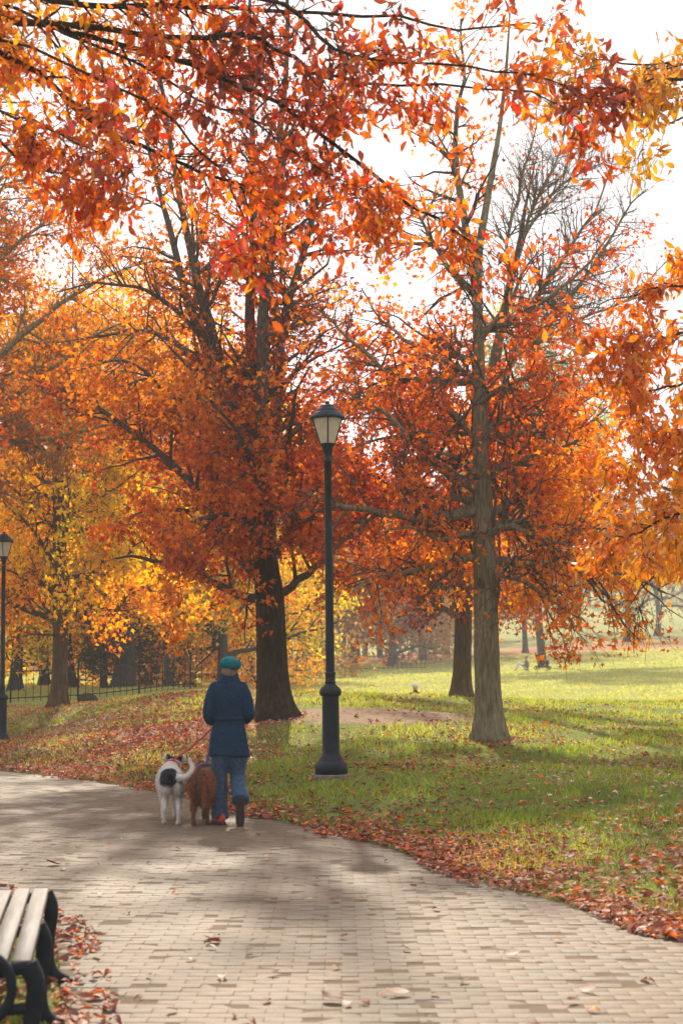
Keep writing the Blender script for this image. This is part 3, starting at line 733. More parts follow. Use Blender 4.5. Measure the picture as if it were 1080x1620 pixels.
for u, v, Y, h, w, pal, nl, lab, ln in [
    (470, 1062, 100, 13, 4.5, FARBROWN, 1200, 'hazy leaning bare tree just right of the big dark trunk', .25),
    (505, 1061, 106, 15, 5, FARBROWN, 1500, 'hazy bare tree behind the tall lamp post', .15),
    (560, 1060, 112, 16, 5.5, FARBROWN, 2500, 'hazy thin-leaved tree right of the tall lamp post', -.15),
    (620, 1060, 104, 8.5, 4.6, FARGOLD, 5500, 'hazy low amber tree above the person sitting in the meadow', 0),
    (668, 1060, 112, 9.5, 4.8, FARGOLD, 5500, 'hazy amber tree left of the half-hidden oak', 0),
    (705, 1052, 125, 15, 6, FARBROWN, 3500, 'hazy brown tree right behind the half-hidden oak trunk', 0),
    (990, 1016, 138, 13, 5.5, FARBROWN, 1500, 'hazy bare tree on the hillside, the nearer of the two at right', 0),
    (1038, 1006, 153, 14, 6.5, FARBROWN, 1500, 'hazy spreading bare tree highest on the hillside at right', 0),
    (915, 1000, 170, 17, 7, FARBROWN, 3000, 'faint brown tree up the hill between the pushchair and the bare trees', 0),
    (780, 1005, 165, 20, 8, FARBROWN, 5000, 'faint brown tree up the hill behind the grey trunk', 0),
    (1110, 985, 170, 18, 8, FARBROWN, 4000, 'faint brown tree at the right edge of the hillside', 0)]:
    back_tree('elm_tree', lab, u, v, Y, h, w, pal, 80 + int(u) % 97, nl, leaf=.30 + Y / 900, r=.32, z_low=.22 if 'bare' in lab else .12, n1=150, n2=1100, group=G2, lean=ln, elev=(.35, 1.0) if 'bare' in lab else (.1, .6), spread=.4)

# far-off wood closing the view: one mass on the skyline
rw = np.random.RandomState(77); fw = Acc(); fb = Acc()
wx = rw.uniform(-130, 130, 230); wy = 205 + rw.uniform(0, 120, 230) + np.abs(wx) * -.1
nearw = np.c_[np.r_[rw.uniform(-50, 9, 60)], rw.uniform(118, 165, 60)]
W = np.vstack([np.c_[wx, wy], nearw]); wz = ground_z(W)
for (x, y), z in zip(W, wz):
    h = rw.uniform(9, 17); P = np.array([[(x, y, z - .3), (x + rw.randn() * .4, y, z + h * .4), (x + rw.randn(), y, z + h * .85)]])
    v_, f_ = tubes(P, np.array([[.3, .22, .06]]), 6); fb.add(v_, f_)
    k = 150; c = norm(rw.randn(k, 3)) * rw.rand(k, 1) ** .4 * np.array([h * .34, h * .34, h * .42]) + np.array([x, y, z + h * .58])
    P1 = np.stack([np.broadcast_to(np.array([x, y, z + h * .35]), (40, 3)), (c[:40] + np.array([x, y, z + h * .4])) / 2, c[:40]], 1)
    v_, f_ = tubes(P1, np.tile([[.12, .07, .03]], (40, 1)), 3); fb.add(v_, f_)
    c2 = c[rw.rand(k) < rw.uniform(.3, 1)]
    leaves(fw, c2, rw.uniform(.7, 1.4, len(c2)), tints(c2, FARBROWN if rw.rand() < .7 else FARGOLD, rw, .3), LEAF4, rw, .2)
wood = tag(fb.obj('distant_wood', M['bark_far'], kind='stuff'), 'far-off hazy autumn wood closing the view', 'wood')
fw.obj('foliage', M['leaf'], wood, color=True, kind='stuff')

# --- boughs hanging over the path close to the viewer
def near_tree(name, label, base, trunk, limbs, palette, seed, n1, n2, nleaf, size, L1, L2, keep=None, sag=.25, tint_fn=None):
    rg = np.random.RandomState(seed)
    t = thing(name, label, 'tree', base); off = np.array(base, float)
    ac = Acc(); P, R = resample(trunk[0], 24, trunk[1]); v_, f_ = tubes(P[None], R[None], 16); ac.add(v_ - off, f_); ac.obj('trunk', M['bark_dark'], t, True)
    LP, LR = [], []
    for pts, r0 in limbs:
        p_, r_ = resample(pts, 24, r0 * (1 - np.linspace(0, 1, len(pts)) * .85)); p_[1:] += np.cumsum(rg.randn(23, 3) * .017, 0)
        b = Acc(); v_, f_ = tubes(p_[None], np.maximum(r_, .003)[None], 8); b.add(v_ - off, f_); b.obj('limb', M['bark_dark'], t, True)
        LP.append(p_); LR.append(np.maximum(r_, .003))
    LP, LR = np.array(LP), np.array(LR); tw = Acc()
    P1, R1 = spawn(rg, LP, LR, n1, .05, 1, .8, L1, .02, 6, .5, .14, sag, .0025)
    v_, f_ = tubes(P1, R1, 5); tw.add(v_ - off, f_)
    P2, R2 = spawn(rg, P1, R1, n2, .15, 1, .7, L2, -.05, 4, .6, .12, sag, .0016)
    v_, f_ = tubes(P2, R2, 4); tw.add(v_ - off, f_)
    tw.obj('branchwork', M['bark_dark'], t, True, kind='stuff')
    i = rg.randint(0, len(P2), nleaf); tt = rg.uniform(.1, 1.0, nleaf) ** .8 * 3; j = np.minimum(tt.astype(int), 2); f = (tt - j)[:, None]
    lp = P2[i, j] * (1 - f) + P2[i, j + 1] * f + rg.randn(nleaf, 3) * .05
    if keep is not None: lp = lp[rg.rand(len(lp)) < keep(lp)]
    n = len(lp); sz = size * rg.uniform(.6, 1.3, n); col = tints(lp, palette, rg, 2.2, .5, seed, .2) if tint_fn is None else tint_fn(lp, rg)
    # the 300 that show largest hang as leaves of their own
    u = 540 + lp[:, 0] / lp[:, 1] * FPX; vv = 1050 - (lp[:, 2] - CAM_H) / lp[:, 1] * FPX
    score = np.where((u > 10) & (u < 1070) & (vv > 10), sz / lp[:, 1], 0); big = np.argsort(-score)[:300]; rest = np.setdiff1d(np.arange(n), big)
    fo = Acc(); sh = rg.randint(0, 4, n)
    for s in range(4):
        q = rest[sh[rest] == s]; leaves(fo, lp[q] - off, sz[q], col[q], NEARLEAF[s], rg, .75)
    fo.obj('foliage', M['near_leaf'], t, color=True, kind='stuff')
    vm = []
    order = big[np.argsort(col[big] @ np.array([.3, 1, .2]))]
    for k in range(24):
        q = order[int((k + .5) * len(order) / 24)]; a_ = Acc(); s_ = NEARLEAF[k % 4]; a_.add(s_[0], s_[1], col[q]); vm.append(a_.mesh('leaf', M['near_leaf'], color=True))
    for r_, q in enumerate(order):
        o = link('leaf', vm[min(23, r_ * 24 // len(order))], t)
        ax = norm(rg.randn(3) + np.array([0, 0, -1.2])); nr = norm(np.cross(ax, rg.randn(3))); b = np.cross(nr, ax)
        mm = Matrix(((b[0], ax[0], nr[0]), (b[1], ax[1], nr[1]), (b[2], ax[2], nr[2])))
        o.location = Vector(lp[q] - off); o.rotation_euler = mm.to_euler(); o.scale = (sz[q],) * 3
    return t
YF = 9.6
baseF = (-4.6, 10.2, 0.0)
trF = np.array([baseF, (-4.55, 10.2, 1.5), (-4.45, 10.1, 3.2), (-4.3, 10.0, 5.0), (-4.2, 10.0, 7.5)])
oF = np.array([-4.4, 10.05, 4.4])
def Fl(pts, dy=0): return np.vstack([oF[None] + (0, 0, dy * .0), line([(p[0], p[1], dy * i / len(pts)) for i, p in enumerate(pts)], YF)])
limF = [(Fl([(-200, 10), (20, 25), (100, 35), (200, 40), (300, 58), (400, 60), (450, 80), (520, 120), (600, 140), (720, 150), (850, 165), (905, 175)], -.3), 0.030),
        (Fl([(-180, 40), (30, 80), (110, 140), (160, 190), (230, 230), (300, 270), (360, 300), (430, 330), (510, 345), (600, 345), (650, 350)], 0.360), .026),
        (Fl([(-150, 0), (100, 10), (250, 5), (400, 5), (600, 15), (760, 25), (870, 15)], 0.360), .03),
        (Fl([(-200, 90), (-50, 150), (20, 190), (80, 220), (150, 245), (200, 255)], -.8), 0.016),
        (Fl([(-100, -40), (200, -30), (430, -10), (520, 60), (600, 80), (740, 90), (860, 110), (930, 150)], -.8), 0.022),
        (Fl([(-180, 30), (200, 60), (420, 130), (560, 220), (640, 290), (700, 320), (750, 345), (790, 380)], 0.144), .024),
        (Fl([(-150, 60), (200, 150), (300, 230), (340, 270), (362, 330), (376, 390), (382, 440)], -.5), 0.013),
        (Fl([(-150, 120), (-40, 190), (40, 240), (100, 265), (170, 285)], -.4), .016),
        (Fl([(-150, 0), (150, 60), (300, 130), (420, 180), (520, 230), (600, 260)], -.2), 0.016)]
PALF = [(.16, .036, .014), (.42, .062, .012), (.62, .125, .012), (.74, .20, .013), (.80, .34, .018)]
def tintF(p, rng):
    c = tints(p, PALF, rng, 2.4, .5, 3, .2)
    u = 540 + p[:, 0] / p[:, 1] * FPX; v = 1050 - (p[:, 2] - CAM_H) / p[:, 1] * FPX
    scar = rng.rand(len(p)) < np.where((np.abs(p[:, 0] + .68) < .13) & (p[:, 2] < 4.6), .5, .05)
    return np.where(scar[:, None], np.array([[.72, .08, .05]]) * rng.uniform(.8, 1.15, (len(p), 1)), c)
def keepF(p):
    v = 1050 - (p[:, 2] - CAM_H) / p[:, 1] * FPX
    u = p[:, 0] / p[:, 1]
    low = 4.28 + .12 * wave_noise(p[:, :2], 2.5, 61)          # the boughs' ragged lower edge
    return np.where((p[:, 2] < low) & (np.abs(p[:, 0] + .66) > .16) | (p[:, 2] < 3.95), .08, .92)
near_tree('oak_tree', 'overhanging oak bough with large orange and red leaves across the top', baseF, (trF, [.22, .19, .17, .14, .08]), limF, PALF, 91, 330, 2300, 9600, .092, (.3, .75), (.10, .30), keepF, .22, tintF)
YG = 11.5
baseG = (4.7, 12.4, gz(4.7, 12.4) - .02)
trG = np.array([baseG, (4.6, 12.3, 2.0), (4.5, 12.2, 4.0), (4.4, 12.0, 6.0), (4.2, 12, 8.5)])
def Gl(pts, dy=0):
    z = at(*pts[0], YG)[2]; o = np.array([4.5, 12.15, min(7.6, max(1.8, z - .4))])
    return np.vstack([o[None], line([(p[0], p[1], dy * i / len(pts)) for i, p in enumerate(pts)], YG)])
limG = [(Gl([(1300, 500), (1150, 510), (1080, 520), (1010, 540), (955, 590)], -.5), .024),
        (Gl([(1300, 690), (1150, 680), (1080, 680), (1020, 700), (965, 740)], .5), .024),
        (Gl([(1280, 780), (1150, 800), (1080, 810), (1000, 850), (950, 890)], -.6), .022),
        (Gl([(1280, 430), (1150, 435), (1080, 445), (1000, 470), (935, 485)], .4), .022),
        (Gl([(1280, 600), (1150, 590), (1080, 600), (1000, 620), (945, 650)], .2), .022),
        (Gl([(1280, 860), (1150, 850), (1080, 860), (1030, 890), (985, 960)], .6), .02),
        (Gl([(1280, 90), (1150, 100), (1080, 95), (980, 90), (905, 85)], .6), .022),
        (Gl([(1280, 150), (1150, 140), (1080, 140), (1010, 150), (930, 165)], -.4), .02),
        (Gl([(1280, 200), (1150, 170), (1060, 180), (1000, 215), (985, 250)], .3), .018)]
def tintG(p, rng):
    lo = tints(p, [(.46, .09, .014), (.64, .17, .015), (.74, .28, .018), (.76, .38, .03)], rng, 1.8, .5, 8, .18)
    hi = tints(p, [(.55, .17, .02), (.62, .28, .025), (.60, .36, .04)], rng, 1.8, .4, 9, .2)
    return np.where(p[:, 2:3] > 5.2, hi, lo)
near_tree('oak_tree', 'orange-leaved oak reaching in from the right edge', baseG, (trG, [.2, .17, .15, .12, .06]), limG, ORANGE, 93, 190, 1500, 8200, .104, (.25, .6), (.14, .34), lambda p: np.where(p[:, 2] < 2.3, 0, np.where(p[:, 2] > 5.2, .6, .9)), .3, tintG)

# ------------------------------------------------------------------ grass
rg = np.random.RandomState(17)
def scatter(n, x0, x1, y0, y1, power=1.0):
    y = y0 * (y1 / y0) ** (rg.rand(n) ** power); x = (rg.rand(n) * 2 - 1) * (.2335 * y + 1.0) ; return np.c_[x, y]
p = np.vstack([scatter(300000, 0, 0, 6.3, 40), scatter(130000, 0, 0, 38, 112)])
sd, do = path_sd(p)
cl = wave_noise(p, 2.6, 31)
leftside = (p[:, 0] < -.5) & (p[:, 1] < 12.2)
ok = (sd > .03) & ~(dirt_mask(p) & (rg.rand(len(p)) < .93)) & (rg.rand(len(p)) < np.where(p[:, 1] > 38, .8, np.clip(.66 + .45 * cl, .15, 1))) & (rg.rand(len(p)) < smooth(do, -.1, .9) * .9 + .1)
ok &= ~leftside | (cl > .2)
p = p[ok]; z = ground_z(p); n = len(p)
sc = 1 + np.clip(p[:, 1] - 8, 0, 40) / 22
hgt = rg.uniform(.022, .066, n) * np.sqrt(sc) * np.clip(.85 + .5 * wave_noise(p, 3.0, 51), .35, 1.7); wd = rg.uniform(.0035, .0065, n) * sc * np.where(p[:, 1] > 38, 1.0 + (p[:, 1] - 38) / 14, 1)
az = rg.rand(n) * 6.28; side = np.c_[np.cos(az), np.sin(az), np.zeros(n)] * wd[:, None]
tip = np.c_[rg.randn(n, 2) * .45, np.ones(n)] * hgt[:, None]; b0 = np.c_[p, z - .004]
V = np.stack([b0 - side, b0 + side, b0 + tip], 1)
gc = tints(b0, [(.15, .20, .022), (.25, .31, .03), (.37, .41, .05), (.48, .45, .10)], rg, 1.4, .55, 5, .18)
far_ = np.clip((p[:, 1:2] - 34) / 12, 0, 1); gc = gc * (1 - far_ * .7) + np.array([[.50, .47, .15]]) * far_ * .7  # far blades dry yellow, paled further to put haze whitening into the colour
a = Acc(); a.add(V.reshape(-1, 3), np.arange(3 * n).reshape(-1, 3), gc); a.obj('grass', M['grass'], color=True, kind='stuff')

# ------------------------------------------------------------------ fallen leaves
DRY = [(.12, .042, .026), (.21, .055, .028), (.32, .09, .038), (.47, .22, .13), (.64, .47, .38)]  # palest tone: pale undersides, and glare painted in as leaf colour
def flat_leaves(acc, P, size, cols, shape, rng, lift=.35):
    n = len(P); az = rng.rand(n) * 6.28
    ax = norm(np.c_[np.cos(az), np.sin(az), rng.randn(n) * lift * .6]); up = norm(np.c_[rng.randn(n, 2) * lift, np.ones(n)])
    b = norm(np.cross(ax, up)); nr = np.cross(b, ax); v, f = shape; k = len(v)
    V = P[:, None] + size[:, None, None] * (v[None, :, 0:1] * b[:, None] + (v[None, :, 1:2] - .5) * ax[:, None] + v[None, :, 2:3] * nr[:, None])
    V[..., 2] += .012
    acc.add(V.reshape(-1, 3), (f[None] + np.arange(n)[:, None, None] * k).reshape(-1, f.shape[1]), np.repeat(cols, len(f), 0))
CURL = [(s[0] * np.array([1.35, 1, 1.6]), s[1]) for s in NEARLEAF]
p = scatter(170000, 0, 0, 6.3, 44); sd, do = path_sd(p)
w = .74 * np.exp(-np.abs(sd) / .42) * (sd > -.12 - .16 * np.clip(wave_noise(p, 3.1, 46), -.6, 1)) * np.clip(.75 + .5 * wave_noise(p, 1.7, 47), .12, 1.1) + .065 * (sd > 0)                 # drift along the kerbless edge
w += .42 * smooth(3.4 - sd, 0, 3.2) * (sd > 0) * np.clip(.15 + wave_noise(p, 1.5, 41), 0, 1.2)
w += 1.0 * smooth(-p[:, 0] - .8, 0, 1.2) * (sd > 0) * (p[:, 1] > 15) * np.clip(.85 + .6 * wave_noise(p * np.array([.5, 1]), 1.2, 43), 0, 1)   # red carpet on the left bank
w += .16 * (sd > 0) * np.clip(wave_noise(p, 1.7, 45), 0, 1) + .01 * dirt_mask(p)
for tx, ty in ((2.24, 22), (-1.13, 25), (2.7, 33), (-6.96, 36)): w += .5 * np.exp(-np.clip(np.hypot(p[:, 0] - tx, p[:, 1] - ty) - .3, 0, 9) / .28)
w *= np.where(dirt_mask(p) & (p[:, 0] > -.6), .25, 1)
w = np.where((p[:, 0] < -.6) & (p[:, 1] < 12), .17 * np.exp(-np.clip(sd, 0, 9) / .9) * (sd > -.25) * np.clip(.7 + .6 * wave_noise(p, 2.2, 44), .05, 1), w)
p = p[rg.rand(len(p)) < w]; z = ground_z(p); n = len(p)
P3 = np.c_[p, np.maximum(z, 0) + .004 + rg.rand(n) * .02]
col = tints(P3, DRY, rg, 1.3, .35, 7, .2); fresh = rg.rand(n) < .16
col[fresh] = tints(P3[fresh], ORANGE[:3], rg, 1, .3, 9, .2)
a = Acc(); sh = rg.randint(0, 4, n); szs = .078 * rg.uniform(.6, 1.25, n)
close = p[:, 1] < 20
for s in range(4):
    q = close & (sh == s); flat_leaves(a, P3[q], szs[q], col[q], CURL[s], rg)
q = ~close; flat_leaves(a, P3[q], szs[q] * 1.15, col[q], (LEAF4[0] * np.array([1.2, 1, 2]), LEAF4[1]), rg)
a.obj('leaf_litter', M['litter'], color=True, kind='stuff')

# single leaves lying out on the paving
LG = 'fallen leaves lying singly on the paving'
kinds = [('brown curled dry leaf lying on the pale paving', [(.17, .06, .035), (.24, .09, .045)], .55), ('pale tan dry leaf lying flat on the paving', [(.55, .40, .30), (.62, .48, .38)], .25), ('small orange leaf lying on the paving', [(.5, .15, .03), (.58, .22, .04)], .2)]
lm = []
for lab, cc, _ in kinds:
    for k in range(4):
        a = Acc(); s = CURL[k]; a.add((s[0] - np.array([0, .5, 0])) * np.array([1, 1, .5]) + np.array([0, 0, .05]), s[1], cc[k % 2]); lm.append(a.mesh('fallen_leaf', M['litter'], color=True))
def drop_leaf(x, y, k, size, label, group):
    o = link('fallen_leaf', lm[k * 4 + rg.randint(4)]); o.location = (x, y, .016); o.rotation_euler = (rg.randn() * .25, rg.randn() * .25, rg.rand() * 6.28); o.scale = (size,) * 3
    return tag(o, label, 'leaf', group)
def on_path(u, v):
    Y = FPX * CAM_H / (v - 1050); q = at(u, v, Y); return q[0], q[1]
for u, v, k, s, lab in [(630, 1559, 1, .13, 'bright white-looking leaf right of the curled pair at the photo bottom'), (525, 1568, 0, .15, 'large curled brown leaf at the bottom middle of the path'), (548, 1575, 1, .10, 'tan leaf touching the large curled brown leaf'),
                     (930, 1553, 1, .11, 'bright pale leaf at lower right of the path'), (352, 1533, 1, .12, 'long pale leaf alone left of the bottom middle'), (845, 1610, 0, .14, 'long brown leaf at the bottom edge right of centre'),
                     (83, 1362, 0, .14, 'dark red leaf on the path above the bench'), (810, 1499, 1, .11, 'pale flat leaf in the middle of the path right side'), (1017, 1535, 1, .09, 'small white leaf beside a red one at the right edge'), (1024, 1538, 0, .08, 'small red-brown leaf beside the small white one'),
                     (337, 1480, 0, .12, 'dark brown leaf in the shade at the path centre-left'), (530, 1417, 0, .10, 'brown leaf in the mid-path shadow streaks')]:
    drop_leaf(*on_path(u, v), k, s, lab, None)
cnt = 0
while cnt < 80:
    y = 6.7 * (20 / 6.7) ** rg.rand(); x = rg.uniform(-.23, .23) * y
    if path_sd([(x, y)])[0][0] > -.15: continue
    k = rg.choice(3, p=[.6, .25, .15]); drop_leaf(x, y, k, rg.uniform(.04, .08), kinds[k][0], LG); cnt += 1

# ------------------------------------------------------------------ lathe and solid helpers
def lathe(acc, prof, sides=32, mi=0, center=(0, 0), rot=0):
    prof = np.array(prof, float); k = len(prof); th = np.arange(sides) * 2 * math.pi / sides + rot
    V = np.stack([prof[:, None, 0] * np.cos(th) + center[0], prof[:, None, 0] * np.sin(th) + center[1], np.broadcast_to(prof[:, 1:2], (k, sides))], -1)
    j = np.arange(k - 1)[:, None] * sides; q = np.arange(sides)[None]; q2 = (q + 1) % sides
    acc.add(V.reshape(-1, 3), np.stack([j + q, j + q2, j + sides + q2, j + sides + q], -1).reshape(-1, 4), mi=mi)

def box(acc, c, s, rot=None, bev=.12, mi=0):
    """box with chamfered long edges; c centre, s full sizes, rot 3x3"""
    h = np.array(s, float) / 2; b = min(h) * bev * 2
    me_ = bmesh.new(); bmesh.ops.create_cube(me_, size=1, matrix=Matrix.Diagonal((*[2 * x for x in h], 1)))
    bmesh.ops.bevel(me_, geom=me_.edges[:], offset=b, segments=1, affect='EDGES', profile=.5)
    me_.verts.index_update(); v = np.array([x.co[:] for x in me_.verts]); R_ = np.eye(3) if rot is None else np.array(rot)
    v = v @ R_.T + np.array(c)
    base = acc.n; acc.v.append(v.astype(np.float32)); acc.n += len(v)
    for f in me_.faces:
        acc.f.append(np.array([[x.index + base for x in f.verts]])); acc.c.append(np.full((1, 3), .5, np.float32)); acc.m.append(np.array([mi], np.int32))
    me_.free()

# ------------------------------------------------------------------ lamp posts
def lamp_glass():
    m, nt, out = mat('frosted_lamp_glass'); v = coords(nt, 'Object')
    c = ramp(nt, [(.3, (.74, .64, .50)), (.7, (.86, .79, .68))], noise(nt, v, 12, 3))
    d = N(nt, 'ShaderNodeBsdfDiffuse'); t = N(nt, 'ShaderNodeBsdfTranslucent'); g = N(nt, 'ShaderNodeBsdfGlossy'); g.inputs['Roughness'].default_value = .25
    nt.links.new(c, d.inputs[0]); nt.links.new(c, t.inputs[0]); x = N(nt, 'ShaderNodeMixShader'); x.inputs[0].default_value = .62
    nt.links.new(d.outputs[0], x.inputs[1]); nt.links.new(t.outputs[0], x.inputs[2]); y = N(nt, 'ShaderNodeMixShader'); y.inputs[0].default_value = .06
    nt.links.new(x.outputs[0], y.inputs[1]); nt.links.new(g.outputs[0], y.inputs[2]); nt.links.new(y.outputs[0], out.inputs[0]); return m
M['lampglass'] = lamp_glass()
def make_lamp(loc, label):
    t = thing('street_lamp', label, 'street lamp', loc, group='park lamp posts')
    t.rotation_euler = (0, rad(-.7), 0)
    a = Acc(); lathe(a, [(.0, -.1), (.26, -.1), (.26, .015), (.25, .025), (0, .025)], 8, rot=.39); a.obj('footing', M['concrete'], t)
    a = Acc(); lathe(a, [(.0, .02), (.205, .02), (.205, .13), (.19, .155), (.165, .17), (.15, .19), (.145, .215), (.125, .235), (.12, .25), (.0, .25)], 8, rot=.39); a.obj('base', M['iron'], t)
    a = Acc(); lathe(a, [(.115, .245), (.108, .26), (.103, .30), (.10, .90), (.104, .925), (.098, .935)], 16); 
    fl = a; fl.obj('lower_shaft', M['iron'], t)
    a = Acc(); lathe(a, [(.095, .93), (.125, .95), (.132, .98), (.128, 1.01), (.105, 1.04), (.085, 1.055), (.062, 1.075), (.06, 1.09), (.066, 1.095), (.066, 1.105), (.058, 1.115), (.06, 1.19), (.066, 1.20), (.066, 1.215), (.05, 1.225)], 32); a.obj('collar', M['iron'], t, True)
    a = Acc(); lathe(a, [(.054, 1.22), (.050, 2.0), (.046, 3.0), (.042, 3.74), (.05, 3.745), (.05, 3.765), (.042, 3.77), (.044, 3.83), (.058, 3.86), (.062, 3.90), (.066, 3.905), (.07, 3.93), (.094, 3.95), (.096, 3.965), (.0, 3.967)], 24); a.obj('shaft', M['iron'], t, True)
    a = Acc(); lathe(a, [(.082, 3.966), (.098, 4.02), (.122, 4.10), (.146, 4.18), (.160, 4.235), (.167, 4.27)], 32); a.obj('globe', M['lampglass'], t, True)
    for k in range(4):
        th = k * math.pi / 2 - math.pi / 2 + .05
        pr = np.array([(.086, 3.962), (.103, 4.02), (.128, 4.10), (.152, 4.18), (.166, 4.235), (.174, 4.285)])
        P = np.c_[pr[:, 0] * math.cos(th), pr[:, 0] * math.sin(th), pr[:, 1]]
        a = Acc(); v_, f_ = tubes(P[None], np.full((1, 6), .0085), 6); a.add(v_, f_); a.obj('rib', M['iron'], t, True)
    a = Acc(); lathe(a, [(.168, 4.262), (.205, 4.262), (.212, 4.27), (.212, 4.292), (.20, 4.30), (.185, 4.325), (.160, 4.345), (.150, 4.35), (.148, 4.358), (.125, 4.385), (.104, 4.40), (.098, 4.405), (.096, 4.413), (.075, 4.435), (.045, 4.45), (.03, 4.455), (.028, 4.465), (.03, 4.475), (.018, 4.488), (.0, 4.49)], 32); a.obj('cap', M['iron'], t, True)
    return t
lx, ly, _ = at(524, 1231, 17.5); make_lamp((lx, ly, gz(lx, ly)), 'tall black park lamp standing on the grass in the middle')
lx, ly, _ = at(3, 1180, 31.0); make_lamp((lx, ly, gz(lx, ly)), 'far black park lamp cut by the left edge')

# ------------------------------------------------------------------ bench
M['slat'] = simple('weathered_bench_wood', [(.3, (.085, .072, .06)), (.55, (.135, .115, .098)), (.75, (.19, .168, .147))], 7, .62, 0, .35, .004, (6, .5, 6))
bench = thing('park_bench', 'weathered slatted park bench with black iron hoop frame at lower left', 'bench', (0, 0, 0)); 
bo = np.array([-1.205, 5.88, 0]); bd = norm(np.array([-.16, .985, 0])); bl = np.array([-bd[1], bd[0], 0])   # origin: near front corner; bd along, bl towards the back
bench.location = bo; bench.rotation_euler = (0, 0, math.atan2(-bd[0], bd[1]))
# local axes: +y along the bench, -x towards the back, front edge at x = 0
for k in range(5):
    x = -.045 - k * .092; z = .447 - k * .006 - (.008 if k == 0 else 0)
    a = Acc(); box(a, (x, .88, z), (.078, 1.86, .032), bev=.14); a.obj('seat_slat', M['slat'], bench)
for k in range(3):
    a = Acc(); z = .56 + k * .12; box(a, (-.50 - k * .035, .88, z), (.03, 1.86, .085), Matrix.Rotation(rad(-15), 3, 'Y'), bev=.14); a.obj('back_slat', M['slat'], bench)
def arc(c, r, a0, a1, n, y): return np.array([(c[0] + r * math.cos(t), y, c[1] + r * math.sin(t)) for t in np.linspace(a0, a1, n)])
def flat_bar(acc, P, w, d):
    """iron strap along P (in a plane of constant y): w in plane, d along y"""
    P = np.asarray(P, float); n = len(P); T = np.gradient(P, axis=0); T = norm(T); Nn = np.c_[-T[:, 2], np.zeros(n), T[:, 0]]
    w = np.broadcast_to(np.asarray(w, float), (n,))[:, None]
    c = .25
    V = []
    for su, sv in ((-1, -1 + c), (-1 + c, -1), (1 - c, -1), (1, -1 + c), (1, 1 - c), (1 - c, 1), (-1 + c, 1), (-1, 1 - c)):
        V.append(P + Nn * w / 2 * su + np.array([0, d / 2 * sv, 0]))
    V = np.stack(V, 1); j = np.arange(n - 1)[:, None] * 8; q = np.arange(8)[None]; q2 = (q + 1) % 8
    acc.add(V.reshape(-1, 3), np.stack([j + q, j + q2, j + 8 + q2, j + 8 + q], -1).reshape(-1, 4)); 
    acc.add(V[0], np.arange(8)[None]); acc.add(V[-1], np.arange(8)[None, ::-1])
for y in (-.045, .80, 1.74):
    fr = Acc()
    flat_bar(fr, resample(np.array([(-.53, y, .43), (-.3, y, .405), (-.1, y, .418), (-.02, y, .43)]), 12), .05, .04)         # under-seat bearer
    flat_bar(fr, resample(np.array([(-.02, y, .44), (.012, y, .36), (.0, y, .22), (.0, y, .12), (.03, y, .04), (.10, y, .0)]), 18), np.linspace(.075, .05, 18), .045)   # front leg, foot flared forward
    flat_bar(fr, resample(np.array([(-.60, y, .86), (-.53, y, .62), (-.48, y, .42), (-.50, y, .2), (-.58, y, .0)]), 18), .05, .045)       # rear leg and back upright
    flat_bar(fr, np.array([(-.49, y, .27), (-.25, y, .262), (.0, y, .27)]), .035, .04)
    box(fr, (.06, y, .008), (.13, .05, .016)); box(fr, (-.57, y, .008), (.12, .05, .016))
    o = fr.obj('leg_frame', M['iron'], bench, True)
    if y > 0: continue
    hp = Acc(); flat_bar(hp, arc((-.21, .36), .135, 0, 2 * math.pi, 36, y - .05), .038, .035); hp.obj('arm_hoop', M['iron'], o, True).matrix_parent_inverse = Matrix.Identity(4)

# ------------------------------------------------------------------ iron fences
def fence(label, pts, h, pick, post_every, rad_=.009, name='iron_fence'):
    P = resample(np.array([(*q, 0) for q in pts]), 200)[:, :2]; d = np.r_[0, np.cumsum(np.hypot(*np.diff(P, axis=0).T))]
    t = thing(name, label, 'fence', (P[0, 0], P[0, 1], gz(*P[0]))); off = np.array(t.location[:])
    n = int(d[-1] / pick); s = np.linspace(0, d[-1], n); xy = np.c_[np.interp(s, d, P[:, 0]), np.interp(s, d, P[:, 1])]; z = ground_z(xy)
    for k in range(n):
        post = k % post_every == 0; r = rad_ * (2.6 if post else 1); a = Acc(); hh = h * (1.08 if post else .97)
        lathe(a, [(0, -.1), (r, -.1), (r, hh - .06), (r * 1.6, hh - .04), (r * 1.2, hh - .015), (0, hh + .02)], 6); o = a.obj('post' if post else 'picket', M['iron'], t)
        o.location = (xy[k, 0] - off[0], xy[k, 1] - off[1], z[k] - off[2])
    for hz in (.14 * h, .88 * h):
        a = Acc(); v_, f_ = tubes(np.c_[xy, z + hz][None] - off, np.full((1, n), rad_ * 1.7), 6); a.add(v_, f_); a.obj('rail', M['iron'], t)
fence('low black iron fence on the left in front of the golden trees', [(-14, 44), (-10.5, 45.5), (-7.5, 46), (-4.6, 48.5)], 1.1, .22, 9, .011)
fence('far iron fence under the hazy trees beyond the meadow', [(-5.5, 97.5), (-2, 98), (2, 98.5), (5.6, 98.3)], 1.1, .3, 10, .010)

# boulder by the fence
rb = np.random.RandomState(4); bx_, by_, _ = at(138, 1106, 44)
me_ = blob([('e', (0, 0, .12), (.30, .24, .20)), ('e', (.15, .05, .1), (.18, .2, .15))], .04, 3); me_.materials.append(M['bark_dark'])
o = link('boulder', me_); o.location = (bx_, by_, gz(bx_, by_)); tag(o, 'small dark boulder at the foot of the left iron fence', 'rock')

